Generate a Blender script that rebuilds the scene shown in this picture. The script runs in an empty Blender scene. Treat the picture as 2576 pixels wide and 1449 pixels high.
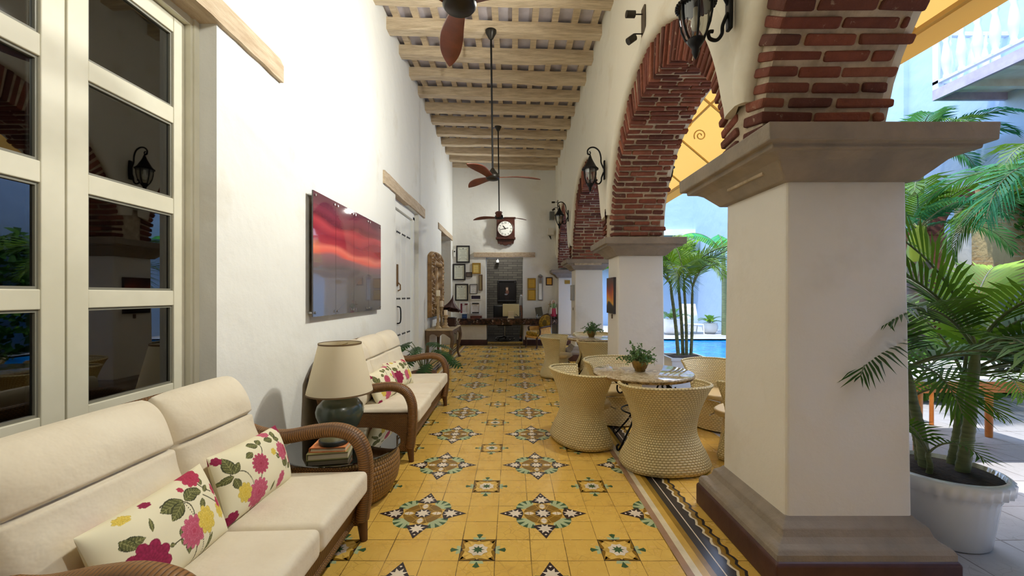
import bpy, math, random
import numpy as np
from mathutils import Vector, Matrix
random.seed(7)
PI = math.pi
sc = bpy.context.scene
COL = sc.collection
# camera calibration: eye height, focal length in pixels, vanishing point of the gallery
H, F, VX, VY = 1.459, 1063.0, 1289.5, 741.0
def XP(px, Y): return (px - VX) * Y / F
def ZP(py, Y): return H + (VY - py) * Y / F
def P(px, py, Y): return Vector((XP(px, Y), Y, ZP(py, Y)))
def R(d): return d * PI / 180
def lin(v):
    v /= 255.0
    return v / 12.92 if v <= 0.04045 else ((v + 0.055) / 1.055) ** 2.4
def c(r, g, b): return (lin(r), lin(g), lin(b), 1.0)
def lerp(a, b, t): return a + (b - a) * t

# ------------------------------------------------------------------ materials
class NT:
    def __init__(s, name):
        s.m = bpy.data.materials.new(name); s.m.use_nodes = True
        s.t = s.m.node_tree; s.n = s.t.nodes; s.l = s.t.links
        s.b = s.n['Principled BSDF']; s.out = s.n['Material Output']
    def new(s, t, **k):
        n = s.n.new('ShaderNode' + t)
        for a, v in k.items(): setattr(n, a, v)
        return n
    def val(s, sock, x):
        if isinstance(x, bpy.types.NodeSocket): s.l.new(x, sock)
        else: sock.default_value = x
    def math(s, op, a, b=None, cc=None):
        n = s.new('Math', operation=op)
        s.val(n.inputs[0], a)
        if b is not None: s.val(n.inputs[1], b)
        if cc is not None: s.val(n.inputs[2], cc)
        return n.outputs[0]
    def mix(s, f, a, b):
        n = s.new('Mix', data_type='RGBA')
        s.val(n.inputs[0], f); s.val(n.inputs[6], a); s.val(n.inputs[7], b)
        return n.outputs[2]
    def coord(s, kind='Object'): return s.new('TexCoord').outputs[kind]
    def noise(s, scale, detail=3, rough=.55, vec=None, stretch=None):
        v = vec or s.coord()
        if stretch:
            mp = s.new('Mapping'); s.l.new(v, mp.inputs[0]); mp.inputs['Scale'].default_value = stretch; v = mp.outputs[0]
        n = s.new('TexNoise'); n.inputs['Scale'].default_value = scale
        n.inputs['Detail'].default_value = detail; n.inputs['Roughness'].default_value = rough
        s.l.new(v, n.inputs['Vector'])
        return n.outputs[0]
    def ramp(s, f, lo, hi):
        n = s.new('MapRange'); s.l.new(f, n.inputs[0]); n.inputs[1].default_value = lo; n.inputs[2].default_value = hi
        return n.outputs[0]
    def bump(s, h, strength=.4, dist=.01, prev=None):
        n = s.new('Bump'); n.inputs['Strength'].default_value = strength; n.inputs['Distance'].default_value = dist
        s.l.new(h, n.inputs['Height'])
        if prev: s.l.new(prev, n.inputs['Normal'])
        s.l.new(n.outputs[0], s.b.inputs['Normal'])
        return n.outputs[0]
    def set(s, **k):
        names = dict(col='Base Color', rough='Roughness', metal='Metallic', spec='Specular IOR Level', coat='Coat Weight',
                     trans='Transmission Weight', ior='IOR', sheen='Sheen Weight', coatr='Coat Roughness', alpha='Alpha')
        for a, v in k.items(): s.val(s.b.inputs[names[a]], v)
        return s

def simple(name, col, rough=.6, metal=0., **k):
    m = NT(name); m.set(col=col, rough=rough, metal=metal, **k); return m.m
def mottled(name, col, col2, scale=6, rough=.7, lo=.35, hi=.65, bump=None, stretch=None, detail=4, **k):
    m = NT(name); f = m.ramp(m.noise(scale, detail, .6, stretch=stretch), lo, hi)
    m.set(col=m.mix(f, col, col2), rough=rough, **k)
    if bump: m.bump(m.noise(bump[0], 5, .6, stretch=stretch), bump[1], bump[2])
    return m.m
def plaster(name, col, stain, big=.55, lo=.58, hi=.8):
    m = NT(name)
    f = m.ramp(m.noise(1.1, 5, .62), lo, hi)
    m.set(col=m.mix(m.math('MULTIPLY', f, big), col, stain), rough=.85, spec=.25)
    b1 = m.noise(2.2, 3, .5); b2 = m.noise(38, 3, .6)
    h = m.math('ADD', b1, m.math('MULTIPLY', b2, .06))
    m.bump(h, .45, .06)
    return m.m
def weave(name, lo, hi, su, sv, rough=.5, bump=.006, power=.7, strength=.9):
    m = NT(name); sep = m.new('SeparateXYZ'); m.l.new(m.coord('UV'), sep.inputs[0])
    u = m.math('MULTIPLY', sep.outputs[0], su); v = m.math('MULTIPLY', sep.outputs[1], sv)
    off = m.math('FRACT', m.math('MULTIPLY', m.math('FLOOR', v), .5))
    fu = m.math('FRACT', m.math('ADD', u, off)); fv = m.math('FRACT', v)
    h = m.math('MULTIPLY', m.math('SINE', m.math('MULTIPLY', fu, PI)), m.math('SINE', m.math('MULTIPLY', fv, PI)))
    h = m.math('POWER', m.math('MAXIMUM', h, 0.0001), power)
    n = m.ramp(m.noise(5, 2), .3, .7)
    top = m.mix(n, hi, tuple(lerp(a, b, .25) for a, b in zip(hi, lo)))
    m.set(col=m.mix(h, lo, top), rough=rough)
    m.bump(h, strength, bump)
    return m.m
def brickmat(name, cols, mort, bumpy=.012):
    m = NT(name); g = m.new('NewGeometry'); r = g.outputs['Random Per Island']
    cr = m.new('ValToRGB'); m.l.new(r, cr.inputs[0]); e = cr.color_ramp.elements
    for i, cc in enumerate(cols):
        p = i / (len(cols) - 1)
        if i == 0: e[0].position = 0; e[0].color = cc
        elif i == len(cols) - 1: e[-1].position = 1; e[-1].color = cc
        else:
            x = e.new(p); x.color = cc
    n1 = m.ramp(m.noise(9, 5, .65), .3, .75)
    col = m.mix(m.math('MULTIPLY', n1, .5), cr.outputs[0], c(70, 45, 40))
    n2 = m.ramp(m.noise(14, 5, .7), .62, .72)
    col = m.mix(m.math('MULTIPLY', n2, .55), col, mort)
    m.set(col=col, rough=.9, spec=.2)
    m.bump(m.math('ADD', m.noise(18, 4, .6), m.math('MULTIPLY', m.noise(70, 3), .35)), .9, bumpy)
    return m.m
def painted(name='painted', rough=.5, attr='Col', **k):
    m = NT(name); a = m.new('Attribute', attribute_name=attr); m.set(col=a.outputs['Color'], rough=rough, **k); return m.m
def leafmat(name, c1, c2, trans=.35, rough=.45):
    m = NT(name)
    g = m.new('NewGeometry'); r = g.outputs['Random Per Island']
    col = m.mix(r, c1, c2)
    m.set(col=col, rough=rough + .1, spec=.18)
    tr = m.new('BsdfTranslucent'); m.l.new(m.mix(.3, col, c(150, 190, 40)), tr.inputs[0])
    mx = m.new('MixShader'); mx.inputs[0].default_value = trans
    m.l.new(m.b.outputs[0], mx.inputs[1]); m.l.new(tr.outputs[0], mx.inputs[2]); m.l.new(mx.outputs[0], m.out.inputs[0])
    return m.m

M = {}
M['white'] = plaster('white_plaster', c(228, 228, 222), c(206, 200, 184), .8)
M['white_arcade'] = plaster('arcade_plaster', c(224, 220, 204), c(200, 188, 160), .9)
M['pillar_white'] = plaster('pillar_plaster', c(222, 220, 213), c(196, 190, 176), .7)
M['stone'] = mottled('capital_stone', c(132, 124, 114), c(150, 138, 124), 5, .85, bump=(14, .5, .02))
M['plinth'] = mottled('plinth_paint', c(66, 36, 34), c(82, 50, 46), 6, .45, bump=(20, .3, .005))
M['beam'] = mottled('limewashed_beam', c(220, 202, 172), c(184, 164, 134), 3, .8, .38, .7, bump=(10, .7, .02), stretch=(1, 7, 7))
M['panel'] = mottled('ceiling_panel', c(206, 202, 212), c(184, 180, 192), 4, .7)
M['lintel'] = mottled('lintel_wood', c(206, 188, 162), c(182, 160, 132), 4, .8, bump=(12, .7, .015), stretch=(6, 1, 6))
M['frame_paint'] = mottled('cream_frame_paint', c(214, 210, 190), c(200, 196, 174), 2, .45)
M['door_white'] = simple('door_white', c(232, 232, 226), .5)
M['iron'] = simple('black_iron', c(24, 24, 26), .42, .6)
M['brass'] = simple('brass', c(150, 120, 60), .35, .9)
M['brick'] = brickmat('red_brick', [c(118, 70, 60), c(148, 88, 70), c(92, 58, 52), c(166, 106, 84), c(126, 76, 64), c(104, 70, 62)], c(196, 178, 152))
M['mortar'] = mottled('lime_mortar', c(194, 178, 154), c(160, 146, 124), 12, .95, bump=(30, .6, .01))
M['cushion'] = mottled('cream_cotton', c(222, 212, 190), c(214, 202, 178), 3, .9, bump=(3.2, .35, .05), sheen=.15)
M['shade'] = None
M['wicker_brown'] = weave('brown_wicker', c(74, 46, 18), c(152, 108, 52), 60, 110, .5, .004)
M['wicker_wrap'] = weave('brown_wicker_wrap', c(70, 44, 18), c(146, 100, 48), 75, 9, .45, .004, .5)
M['wicker_cream'] = weave('cream_resin_weave', c(180, 156, 100), c(243, 229, 178), 34, 48, .42, .007, .6)
M['wicker_cream_in'] = weave('cream_resin_weave_inner', c(192, 168, 116), c(240, 225, 176), 34, 48, .45, .006, .6)
M['wood_dark'] = mottled('dark_wood', c(72, 40, 26), c(48, 26, 18), 6, .4, stretch=(1, 1, .2))
M['wood_leg'] = mottled('brown_leg_wood', c(104, 66, 34), c(78, 46, 24), 8, .4)
M['wood_orange'] = mottled('orange_teak', c(214, 134, 48), c(186, 106, 36), 6, .4)
M['fan_wood'] = mottled('walnut_blade', c(128, 68, 44), c(98, 50, 34), 5, .4, stretch=(1, 1, 1))
M['bronze'] = simple('dark_bronze', c(44, 40, 34), .4, .5)
M['glass_dark'] = None
M['soil'] = mottled('potting_soil', c(58, 44, 30), c(38, 28, 20), 30, .95, bump=(40, .9, .02))
M['pot_white'] = simple('white_glaze', c(236, 236, 234), .25, coat=.4)
M['leaf'] = leafmat('palm_leaf', c(34, 76, 24), c(82, 122, 38), .2)
M['leaf_lime'] = leafmat('palm_leaf_lime', c(88, 134, 26), c(128, 166, 44), .25)
M['leaf_blue'] = leafmat('palm_leaf_cool', c(22, 92, 62), c(52, 138, 92), .3)
M['leaf_dark'] = leafmat('leaf_dark', c(22, 50, 24), c(38, 74, 32), .15, .35)
M['leaf_soft'] = leafmat('succulent_leaf', c(70, 104, 62), c(112, 142, 92), .2, .5)
M['stem'] = mottled('palm_stem', c(120, 130, 86), c(92, 98, 64), 6, .5, stretch=(1, 1, 8))
M['trunk'] = mottled('palm_trunk', c(150, 138, 124), c(112, 100, 90), 3, .85, bump=(6, .8, .03), stretch=(.6, .6, 12))
M['shaft_green'] = simple('crownshaft', c(170, 190, 70), .4)
M['black_plastic'] = simple('black_plastic', c(20, 20, 22), .4)
M['grey_metal'] = simple('grey_metal', c(150, 150, 150), .35, .8)
M['steel'] = simple('brushed_steel', c(190, 190, 190), .25, 1.)
M['paper'] = simple('paper', c(226, 230, 214), .6)
M['ink'] = simple('faded_ink', c(120, 124, 116), .7)
M['gold_frame'] = simple('gilt_frame', c(176, 140, 62), .35, .6)
M['gold_plate'] = simple('gold_plate', c(226, 184, 74), .3, .5)
M['candle'] = simple('ivory_wax', c(236, 222, 196), .5)
M['marble'] = None
M['grey_wall'] = plaster('courtyard_wall', c(164, 184, 206), c(152, 174, 198), .5)

def _special():
    # clear window glass: mostly mirror-like reflection over a dim room
    m = NT('window_glass'); g = m.new('BsdfGlossy'); g.inputs['Roughness'].default_value = .015
    t = m.new('BsdfTransparent'); t.inputs[0].default_value = (.62, .64, .62, 1)
    fr = m.new('Fresnel'); fr.inputs[0].default_value = 1.6
    mx = m.new('MixShader'); m.l.new(m.math('MULTIPLY', fr.outputs[0], 2.0), mx.inputs[0])
    m.l.new(t.outputs[0], mx.inputs[1]); m.l.new(g.outputs[0], mx.inputs[2]); m.l.new(mx.outputs[0], m.out.inputs[0])
    M['glass_dark'] = m.m
    m = NT('lantern_glass'); g = m.new('BsdfGlossy'); g.inputs['Roughness'].default_value = .03
    t = m.new('BsdfTransparent'); t.inputs[0].default_value = (.8, .8, .76, 1)
    mx = m.new('MixShader'); mx.inputs[0].default_value = .16
    m.l.new(t.outputs[0], mx.inputs[1]); m.l.new(g.outputs[0], mx.inputs[2]); m.l.new(mx.outputs[0], m.out.inputs[0])
    M['glass'] = m.m
    # table glass, slightly green
    m = NT('table_glass'); g = m.new('BsdfGlossy'); g.inputs['Roughness'].default_value = .02
    t = m.new('BsdfTransparent'); t.inputs[0].default_value = (.55, .62, .55, 1)
    fr = m.new('Fresnel'); fr.inputs[0].default_value = 1.6
    mx = m.new('MixShader'); m.l.new(m.math('ADD', fr.outputs[0], .12), mx.inputs[0])
    m.l.new(t.outputs[0], mx.inputs[1]); m.l.new(g.outputs[0], mx.inputs[2]); m.l.new(mx.outputs[0], m.out.inputs[0])
    M['glass_table'] = m.m
    # lamp shade: linen that lets light through
    m = NT('linen_shade'); m.set(col=c(238, 230, 206), rough=.9)
    tr = m.new('BsdfTranslucent'); tr.inputs[0].default_value = c(240, 228, 196)
    mx = m.new('MixShader'); mx.inputs[0].default_value = .35
    m.l.new(m.b.outputs[0], mx.inputs[1]); m.l.new(tr.outputs[0], mx.inputs[2]); m.l.new(mx.outputs[0], m.out.inputs[0])
    M['shade'] = m.m
    # awning canvas
    m = NT('yellow_canvas'); m.set(col=c(224, 172, 78), rough=.9)
    tr = m.new('BsdfTranslucent'); tr.inputs[0].default_value = c(238, 190, 100)
    mx = m.new('MixShader'); mx.inputs[0].default_value = .30
    m.l.new(m.b.outputs[0], mx.inputs[1]); m.l.new(tr.outputs[0], mx.inputs[2]); m.l.new(mx.outputs[0], m.out.inputs[0])
    M['canvas'] = m.m
    # dark marble counter
    m = NT('dark_marble'); f = m.ramp(m.noise(7, 7, .7), .46, .62); f2 = m.ramp(m.noise(5, 6, .75), .60, .66)
    col = m.mix(f, c(36, 24, 22), c(92, 62, 50)); col = m.mix(f2, col, c(180, 160, 150)); m.set(col=col, rough=.15); M['marble'] = m.m
    # tan granite for table tops
    m = NT('tan_granite'); f = m.ramp(m.noise(26, 5, .7), .4, .62); f2 = m.ramp(m.noise(60, 3, .6), .58, .64)
    col = m.mix(f, c(206, 188, 152), c(150, 128, 92)); col = m.mix(m.math('MULTIPLY', f2, .6), col, c(96, 78, 54)); m.set(col=col, rough=.06, coat=.3); M['granite'] = m.m
    m = NT('granite_edge'); f = m.ramp(m.noise(24, 5, .7), .42, .6); m.set(col=m.mix(f, c(176, 148, 100), c(96, 76, 48)), rough=.6); m.bump(m.noise(30, 4), .8, .01); M['granite_edge'] = m.m
    # water
    m = NT('pool_water'); f = m.ramp(m.noise(2.5, 4, .6), .35, .7)
    m.set(col=m.mix(f, c(0, 110, 214), c(20, 160, 240)), rough=.03, spec=.4); m.bump(m.noise(5, 4, .6), .35, .05); M['water'] = m.m
    # floor tile with hairline crazing and open joints
    def tile(name, base, base2, x0=.1025, y0=.115, size=.2, joints=True, rough=.17, dark=c(70, 48, 22)):
        m = NT(name); co = m.coord(); sep = m.new('SeparateXYZ'); m.l.new(co, sep.inputs[0])
        def cell(s, o): return m.math('DIVIDE', m.math('SUBTRACT', s, o), size)
        cx, cy = cell(sep.outputs[0], x0), cell(sep.outputs[1], y0)
        wob = m.math('MULTIPLY', m.math('SUBTRACT', m.noise(4, 3), .5), .03)
        def line(q): return m.math('ABSOLUTE', m.math('SUBTRACT', m.math('FRACT', m.math('ADD', m.math('ADD', q, .5), wob)), .5))
        lx, ly = line(cx), line(cy)
        d = m.math('MINIMUM', lx, ly)
        wide = m.math('MULTIPLY', m.ramp(m.noise(2.7, 4, .7), .35, .7), .016)
        joint = m.math('LESS_THAN', d, m.math('ADD', wide, .003))
        cid = m.new('CombineXYZ'); m.l.new(m.math('FLOOR', cx), cid.inputs[0]); m.l.new(m.math('FLOOR', cy), cid.inputs[1])
        wn = m.new('TexWhiteNoise', noise_dimensions='2D'); m.l.new(cid.outputs[0], wn.inputs[0])
        n = m.ramp(m.noise(7, 5, .65), .3, .72)
        col = m.mix(m.math('ADD', m.math('MULTIPLY', n, .55), m.math('MULTIPLY', wn.outputs[0], .3)), base, base2)
        vo = m.new('TexVoronoi', feature='DISTANCE_TO_EDGE'); vo.inputs['Scale'].default_value = 16; m.l.new(co, vo.inputs['Vector'])
        cr = m.math('MULTIPLY', m.math('LESS_THAN', vo.outputs[0], .02), m.ramp(m.noise(3, 3), .42, .62))
        col = m.mix(m.math('MULTIPLY', cr, .28), col, dark)
        if joints: col = m.mix(m.math('MULTIPLY', joint, .8), col, dark)
        m.set(col=col, rough=m.math('ADD', m.math('MULTIPLY', n, .16), rough), spec=.4)
        m.bump(m.math('SUBTRACT', m.math('MULTIPLY', m.noise(3, 2), .25), m.math('MULTIPLY', joint, .5)), .12, .02)
        return m.m
    M['tile'] = tile('yellow_cement_tile', c(224, 184, 92), c(204, 160, 68))
    M['tile_plain'] = tile('border_yellow_tile', c(226, 184, 88), c(208, 160, 64))
    def inlay(name, col): return mottled(name, col, tuple(x * .82 for x in col[:3]) + (1,), 9, .25, spec=.4)
    for k, v in dict(i_black=(52, 40, 40), i_white=(228, 212, 186), i_olive=(136, 100, 26), i_lgreen=(176, 188, 142), i_dgreen=(62, 92, 58), i_gold=(206, 166, 76),
                     i_pink=(166, 132, 104), i_cream=(222, 208, 172), i_dark=(52, 48, 46), i_olive2=(150, 116, 40)).items():
        M[k] = inlay('inlay_' + k[2:], c(*v))
    M['paving'] = tile('courtyard_paving', c(184, 182, 180), c(166, 162, 160), size=.4, rough=.35, dark=c(110, 100, 92))
    # dark painted brick of the office
    m = NT('dark_painted_brick'); br = m.new('TexBrick'); mp = m.new('Mapping'); mp.inputs['Rotation'].default_value = (R(90), 0, 0)
    m.l.new(m.coord(), mp.inputs[0]); m.l.new(mp.outputs[0], br.inputs[0]); br.inputs['Scale'].default_value = 1.
    br.inputs['Brick Width'].default_value = .34; br.inputs['Row Height'].default_value = .085; br.inputs['Mortar Size'].default_value = .008
    br.inputs['Color1'].default_value = c(112, 106, 92); br.inputs['Color2'].default_value = c(90, 84, 74); br.inputs['Mortar'].default_value = c(60, 56, 50)
    m.set(col=br.outputs[0], rough=.8); m.bump(br.outputs['Fac'], -.8, .02); M['dark_brick'] = m.m
    m = NT('tan_stone'); br = m.new('TexBrick'); mp = m.new('Mapping'); mp.inputs['Rotation'].default_value = (R(90), 0, 0)
    m.l.new(m.coord(), mp.inputs[0]); m.l.new(mp.outputs[0], br.inputs[0]); br.inputs['Scale'].default_value = 1.
    br.inputs['Brick Width'].default_value = .3; br.inputs['Row Height'].default_value = .08; br.inputs['Mortar Size'].default_value = .012
    br.inputs['Color1'].default_value = c(206, 172, 118); br.inputs['Color2'].default_value = c(186, 146, 96); br.inputs['Mortar'].default_value = c(196, 176, 136)
    m.set(col=m.mix(m.ramp(m.noise(3, 4), .45, .6), br.outputs[0], c(206, 182, 130)), rough=.9); m.bump(m.noise(14, 4), .7, .02); M['tan_stone'] = m.m
_special()

# ------------------------------------------------------------------ mesh building
class MB:
    def __init__(s): s.v = []; s.f = []; s.mi = []; s.sm = []; s.uv = {}
    def add(s, vs, fs, mi=0, smooth=False, uvs=None):
        o = len(s.v); s.v += [tuple(v) for v in vs]
        for k, f in enumerate(fs):
            if uvs is not None: s.uv[len(s.f)] = [uvs[i] for i in f]
            s.f.append([i + o for i in f]); s.mi.append(mi); s.sm.append(smooth)
        return s
    def box(s, x0, x1, y0, y1, z0, z1, mi=0, mat=None):
        vs = [(x, y, z) for x in (x0, x1) for y in (y0, y1) for z in (z0, z1)]
        if mat is not None: vs = [mat @ Vector(v) for v in vs]
        return s.add(vs, [(0, 1, 3, 2), (4, 6, 7, 5), (0, 4, 5, 1), (2, 3, 7, 6), (0, 2, 6, 4), (1, 5, 7, 3)], mi)
    def cbox(s, cx, cy, cz, sx, sy, sz, mi=0, rot=None):
        m = Matrix.Translation((cx, cy, cz)) @ (rot if rot is not None else Matrix())
        return s.box(-sx / 2, sx / 2, -sy / 2, sy / 2, -sz / 2, sz / 2, mi, m)
    def rbox(s, sx, sy, sz, r, n=4, fn=None, mi=0):
        hx, hy, hz = sx / 2, sy / 2, sz / 2; seen = {}; vs = []; fs = []
        def vid(p):
            k = tuple(round(q, 5) for q in p)
            if k not in seen:
                seen[k] = len(vs); q = Vector((p[0] * hx, p[1] * hy, p[2] * hz))
                i = Vector((max(-hx + r, min(hx - r, q.x)), max(-hy + r, min(hy - r, q.y)), max(-hz + r, min(hz - r, q.z))))
                d = q - i
                w = i + d.normalized() * r if d.length > 1e-7 else q
                vs.append(fn(w, p) if fn else w)
            return seen[k]
        def T(h):  # parameter list with samples inside the rounded margin
            e = min(r / h, .999); a = [-1, -1 + e * .3, -1 + e * .65, -1 + e]; inner = [lerp(-1 + e, 1 - e, k / n) for k in range(1, n)]
            return a + inner + [-q for q in reversed(a)]
        tx, ty, tz = T(hx), T(hy), T(hz)
        for ax, (A, B) in enumerate(((ty, tz), (tz, tx), (tx, ty))):
            for sg in (-1, 1):
                for i in range(len(A) - 1):
                    for j in range(len(B) - 1):
                        q = []
                        for (a, b) in ((A[i], B[j]), (A[i + 1], B[j]), (A[i + 1], B[j + 1]), (A[i], B[j + 1])):
                            p = [0, 0, 0]; p[ax] = sg; p[(ax + 1) % 3] = a; p[(ax + 2) % 3] = b; q.append(vid(p))
                        fs.append(q if sg > 0 else q[::-1])
        return s.add(vs, fs, mi, True)
    def grid(s, fn, nu, nv, mi=0, smooth=True, uv=None, cu=False, cv=False):
        vs = [fn(i / nu, j / nv) for i in range(nu + 1) for j in range(nv + 1)]
        fs = [(i * (nv + 1) + j, (i + 1) * (nv + 1) + j, (i + 1) * (nv + 1) + j + 1, i * (nv + 1) + j + 1) for i in range(nu) for j in range(nv)]
        uvs = [uv(i / nu, j / nv) for i in range(nu + 1) for j in range(nv + 1)] if uv else None
        return s.add(vs, fs, mi, smooth, uvs)
    def lathe(s, prof, seg=24, cx=0, cy=0, cz=0, mi=0, smooth=True, caps=True, rfn=None):
        n = len(prof); vs = []
        L = [0]
        for k in range(1, n): L.append(L[-1] + math.hypot(prof[k][0] - prof[k - 1][0], prof[k][1] - prof[k - 1][1]))
        for i in range(seg + 1):
            a = 2 * PI * i / seg
            for r, z in prof:
                q = r * (rfn(a, z) if rfn else 1); vs.append((cx + q * math.cos(a), cy + q * math.sin(a), cz + z))
        rm = max(r for r, z in prof)
        uvs = [(2 * PI * rm * i / seg, L[k]) for i in range(seg + 1) for k in range(n)]
        fs = [(i * n + k, (i + 1) * n + k, (i + 1) * n + k + 1, i * n + k + 1) for i in range(seg) for k in range(n - 1)]
        s.add(vs, fs, mi, smooth, uvs)
        if caps:
            for k, rev in ((0, True), (n - 1, False)):
                if prof[k][0] > 1e-5:
                    ring = [vs[i * n + k] for i in range(seg)]
                    s.add(ring, [list(range(seg))[::-1] if rev else list(range(seg))], mi)
        return s
    def tube(s, pts, rad, seg=8, mi=0, caps=True, up=None, ry=None, smooth=True):
        pts = [Vector(p) for p in pts]; n = len(pts)
        rs = rad if isinstance(rad, (list, tuple)) else [rad] * n
        rys = ry if isinstance(ry, (list, tuple)) else ([ry] * n if ry else rs)
        t0 = (pts[1] - pts[0]).normalized()
        u = Vector(up) if up else (Vector((0, 0, 1)) if abs(t0.z) < .9 else Vector((1, 0, 0)))
        vs = []; L = 0; uvs = []; prev = None
        for i, p in enumerate(pts):
            t = ((pts[min(i + 1, n - 1)] - pts[max(i - 1, 0)])).normalized()
            if prev is not None and not up: u = prev - t * prev.dot(t)
            a = (u - t * u.dot(t)).normalized(); b = t.cross(a); prev = a
            if i: L += (p - pts[i - 1]).length
            for k in range(seg + 1):
                q = 2 * PI * k / seg
                vs.append(p + a * rs[i] * math.cos(q) + b * rys[i] * math.sin(q)); uvs.append((L, k / seg * PI * (rs[i] + rys[i])))
        w = seg + 1
        fs = [(i * w + k, i * w + k + 1, (i + 1) * w + k + 1, (i + 1) * w + k) for i in range(n - 1) for k in range(seg)]
        s.add(vs, fs, mi, smooth, uvs)
        if caps:
            s.add(vs[:seg], [list(range(seg))[::-1]], mi); s.add(vs[(n - 1) * w:(n - 1) * w + seg], [list(range(seg))], mi)
        return s
    def prism(s, poly, fn, h0, h1, mi=0):   # poly: 2D outline, fn(a,b,h) -> 3D
        n = len(poly)
        vs = [fn(a, b, h0) for a, b in poly] + [fn(a, b, h1) for a, b in poly]
        fs = [list(range(n))[::-1], [n + i for i in range(n)]] + [(i, (i + 1) % n, n + (i + 1) % n, n + i) for i in range(n)]
        return s.add(vs, fs, mi)
    def build(s, name, mats, parent=None, mods=(), local=False):
        me = bpy.data.meshes.new(name); me.from_pydata(s.v, [], s.f)
        for m in (mats if isinstance(mats, (list, tuple)) else [mats]): me.materials.append(m)
        me.polygons.foreach_set('material_index', s.mi); me.polygons.foreach_set('use_smooth', s.sm)
        if s.uv:
            ul = me.uv_layers.new(name='UVMap')
            for p in me.polygons:
                q = s.uv.get(p.index)
                if q:
                    for k, li in enumerate(p.loop_indices): ul.data[li].uv = q[k]
        me.update()
        o = bpy.data.objects.new(name, me); COL.objects.link(o)
        if parent:
            o.parent = parent
            if not local and parent.type == 'EMPTY': o.matrix_parent_inverse = parent.matrix_basis.inverted()
        for t, k in mods:
            md = o.modifiers.new(t.lower(), t)
            for a, v in k.items(): setattr(md, a, v)
        return o

def thing(name, label, cat, loc=(0, 0, 0), rz=0, group=None):
    o = bpy.data.objects.new(name, None); COL.objects.link(o); o.location = loc; o.rotation_euler = (0, 0, rz)
    o.empty_display_size = .1
    o['label'] = label; o['category'] = cat
    if group: o['group'] = group
    return o
def tag(o, label, cat, group=None):
    o['label'] = label; o['category'] = cat
    if group: o['group'] = group
    return o
def struct(o): o['kind'] = 'structure'; return o
def dup(root, loc, rz, label, group=None):
    r = root.copy(); COL.objects.link(r); r.location = loc; r.rotation_euler = (0, 0, rz); r['label'] = label
    if group: r['group'] = group
    for ch in list(root.children):
        k = ch.copy(); COL.objects.link(k); k.parent = r
        for g in ch.children:
            d = g.copy(); COL.objects.link(d); d.parent = k
    return r
def bez(p0, p1, p2, n=10):
    p0, p1, p2 = Vector(p0), Vector(p1), Vector(p2)
    return [p0 * (1 - t) ** 2 + p1 * 2 * t * (1 - t) + p2 * t * t for t in [i / n for i in range(n + 1)]]
def spline(pts, n=6):
    pts = [Vector(p) for p in pts]; out = []
    for i in range(len(pts) - 1):
        a, b, d, e = pts[max(i - 1, 0)], pts[i], pts[i + 1], pts[min(i + 2, len(pts) - 1)]
        for k in range(n):
            t = k / n
            out.append(.5 * ((2 * b) + (d - a) * t + (2 * a - 5 * b + 4 * d - e) * t * t + (3 * b - a - 3 * d + e) * t ** 3))
    out.append(pts[-1]); return out
BEV = ('BEVEL', dict(width=.006, segments=2, limit_method='ANGLE'))
def bevel(w, seg=2): return ('BEVEL', dict(width=w, segments=seg, limit_method='ANGLE'))
def set_cols(o, cols, name='Col'):
    at = o.data.color_attributes.new(name, 'FLOAT_COLOR', 'POINT')
    at.data.foreach_set('color', np.asarray(cols, dtype=np.float32).ravel())
SKY_STRENGTH, SUN_ENERGY, EXPOSURE, SPOT_W = .27, 1.25, 2.12, 62
SUN_DIR = (.16, .22, -.95)
# ================================================================== setting
XL, XR, YF = -1.8, 1.28, 12.64
# ---------------------------------------------------------------- corridor floor with its inlaid cement-tile pattern
FM = ['tile', 'i_black', 'i_white', 'i_olive', 'i_lgreen', 'i_dgreen', 'i_gold', 'i_pink', 'i_cream', 'i_dark', 'tile_plain', 'i_olive2']
FI = {k: i for i, k in enumerate(FM)}
mb = MB()
mb.add([(XL - .45, -2.2, 0), (2.12, -2.2, 0), (2.12, 13.1, 0), (XL - .45, 13.1, 0)], [(0, 1, 2, 3)], 0)
mb.add([(XL - .45, -2.2, -.12), (2.12, -2.2, -.12), (2.12, -2.2, 0), (XL - .45, -2.2, 0)], [(0, 1, 2, 3)], 0)
BX0, BX1, BY1 = -1.30, .905, 11.95
def clip(poly):
    for ax, lim, sg in ((0, BX0, 1), (0, BX1, -1), (1, BY1, -1)):
        out = []
        for i in range(len(poly)):
            a, b = poly[i], poly[(i + 1) % len(poly)]
            da, db = (a[ax] - lim) * sg, (b[ax] - lim) * sg
            if da >= 0: out.append(a)
            if da * db < 0:
                t = da / (da - db); out.append((a[0] + (b[0] - a[0]) * t, a[1] + (b[1] - a[1]) * t))
        poly = out
        if len(poly) < 3: return None
    return poly
def inlay(poly, cx, cy, lvl, k, rot=0, s=.2):
    ca, sa = math.cos(rot), math.sin(rot)
    q = clip([(cx + s * (x * ca - y * sa), cy + s * (x * sa + y * ca)) for x, y in poly])
    if q: mb.add([(x, y, .00025 * lvl) for x, y in q], [list(range(len(q)))], FI[k])
def star(cx, cy, r, lvl, k, n=8, inner=.45, ph=0, s=.2):
    for i in range(n):
        a = 2 * PI * i / n + ph; da = PI / n
        inlay([(0, 0), (r * inner * math.cos(a - da), r * inner * math.sin(a - da)), (r * math.cos(a), r * math.sin(a)),
               (r * inner * math.cos(a + da), r * inner * math.sin(a + da))], cx, cy, lvl, k, 0, s)
def ngon(r, n, ph=0, x=0, y=0, sy=1): return [(x + r * math.cos(2 * PI * i / n + ph), y + r * sy * math.sin(2 * PI * i / n + ph)) for i in range(n)]
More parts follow.
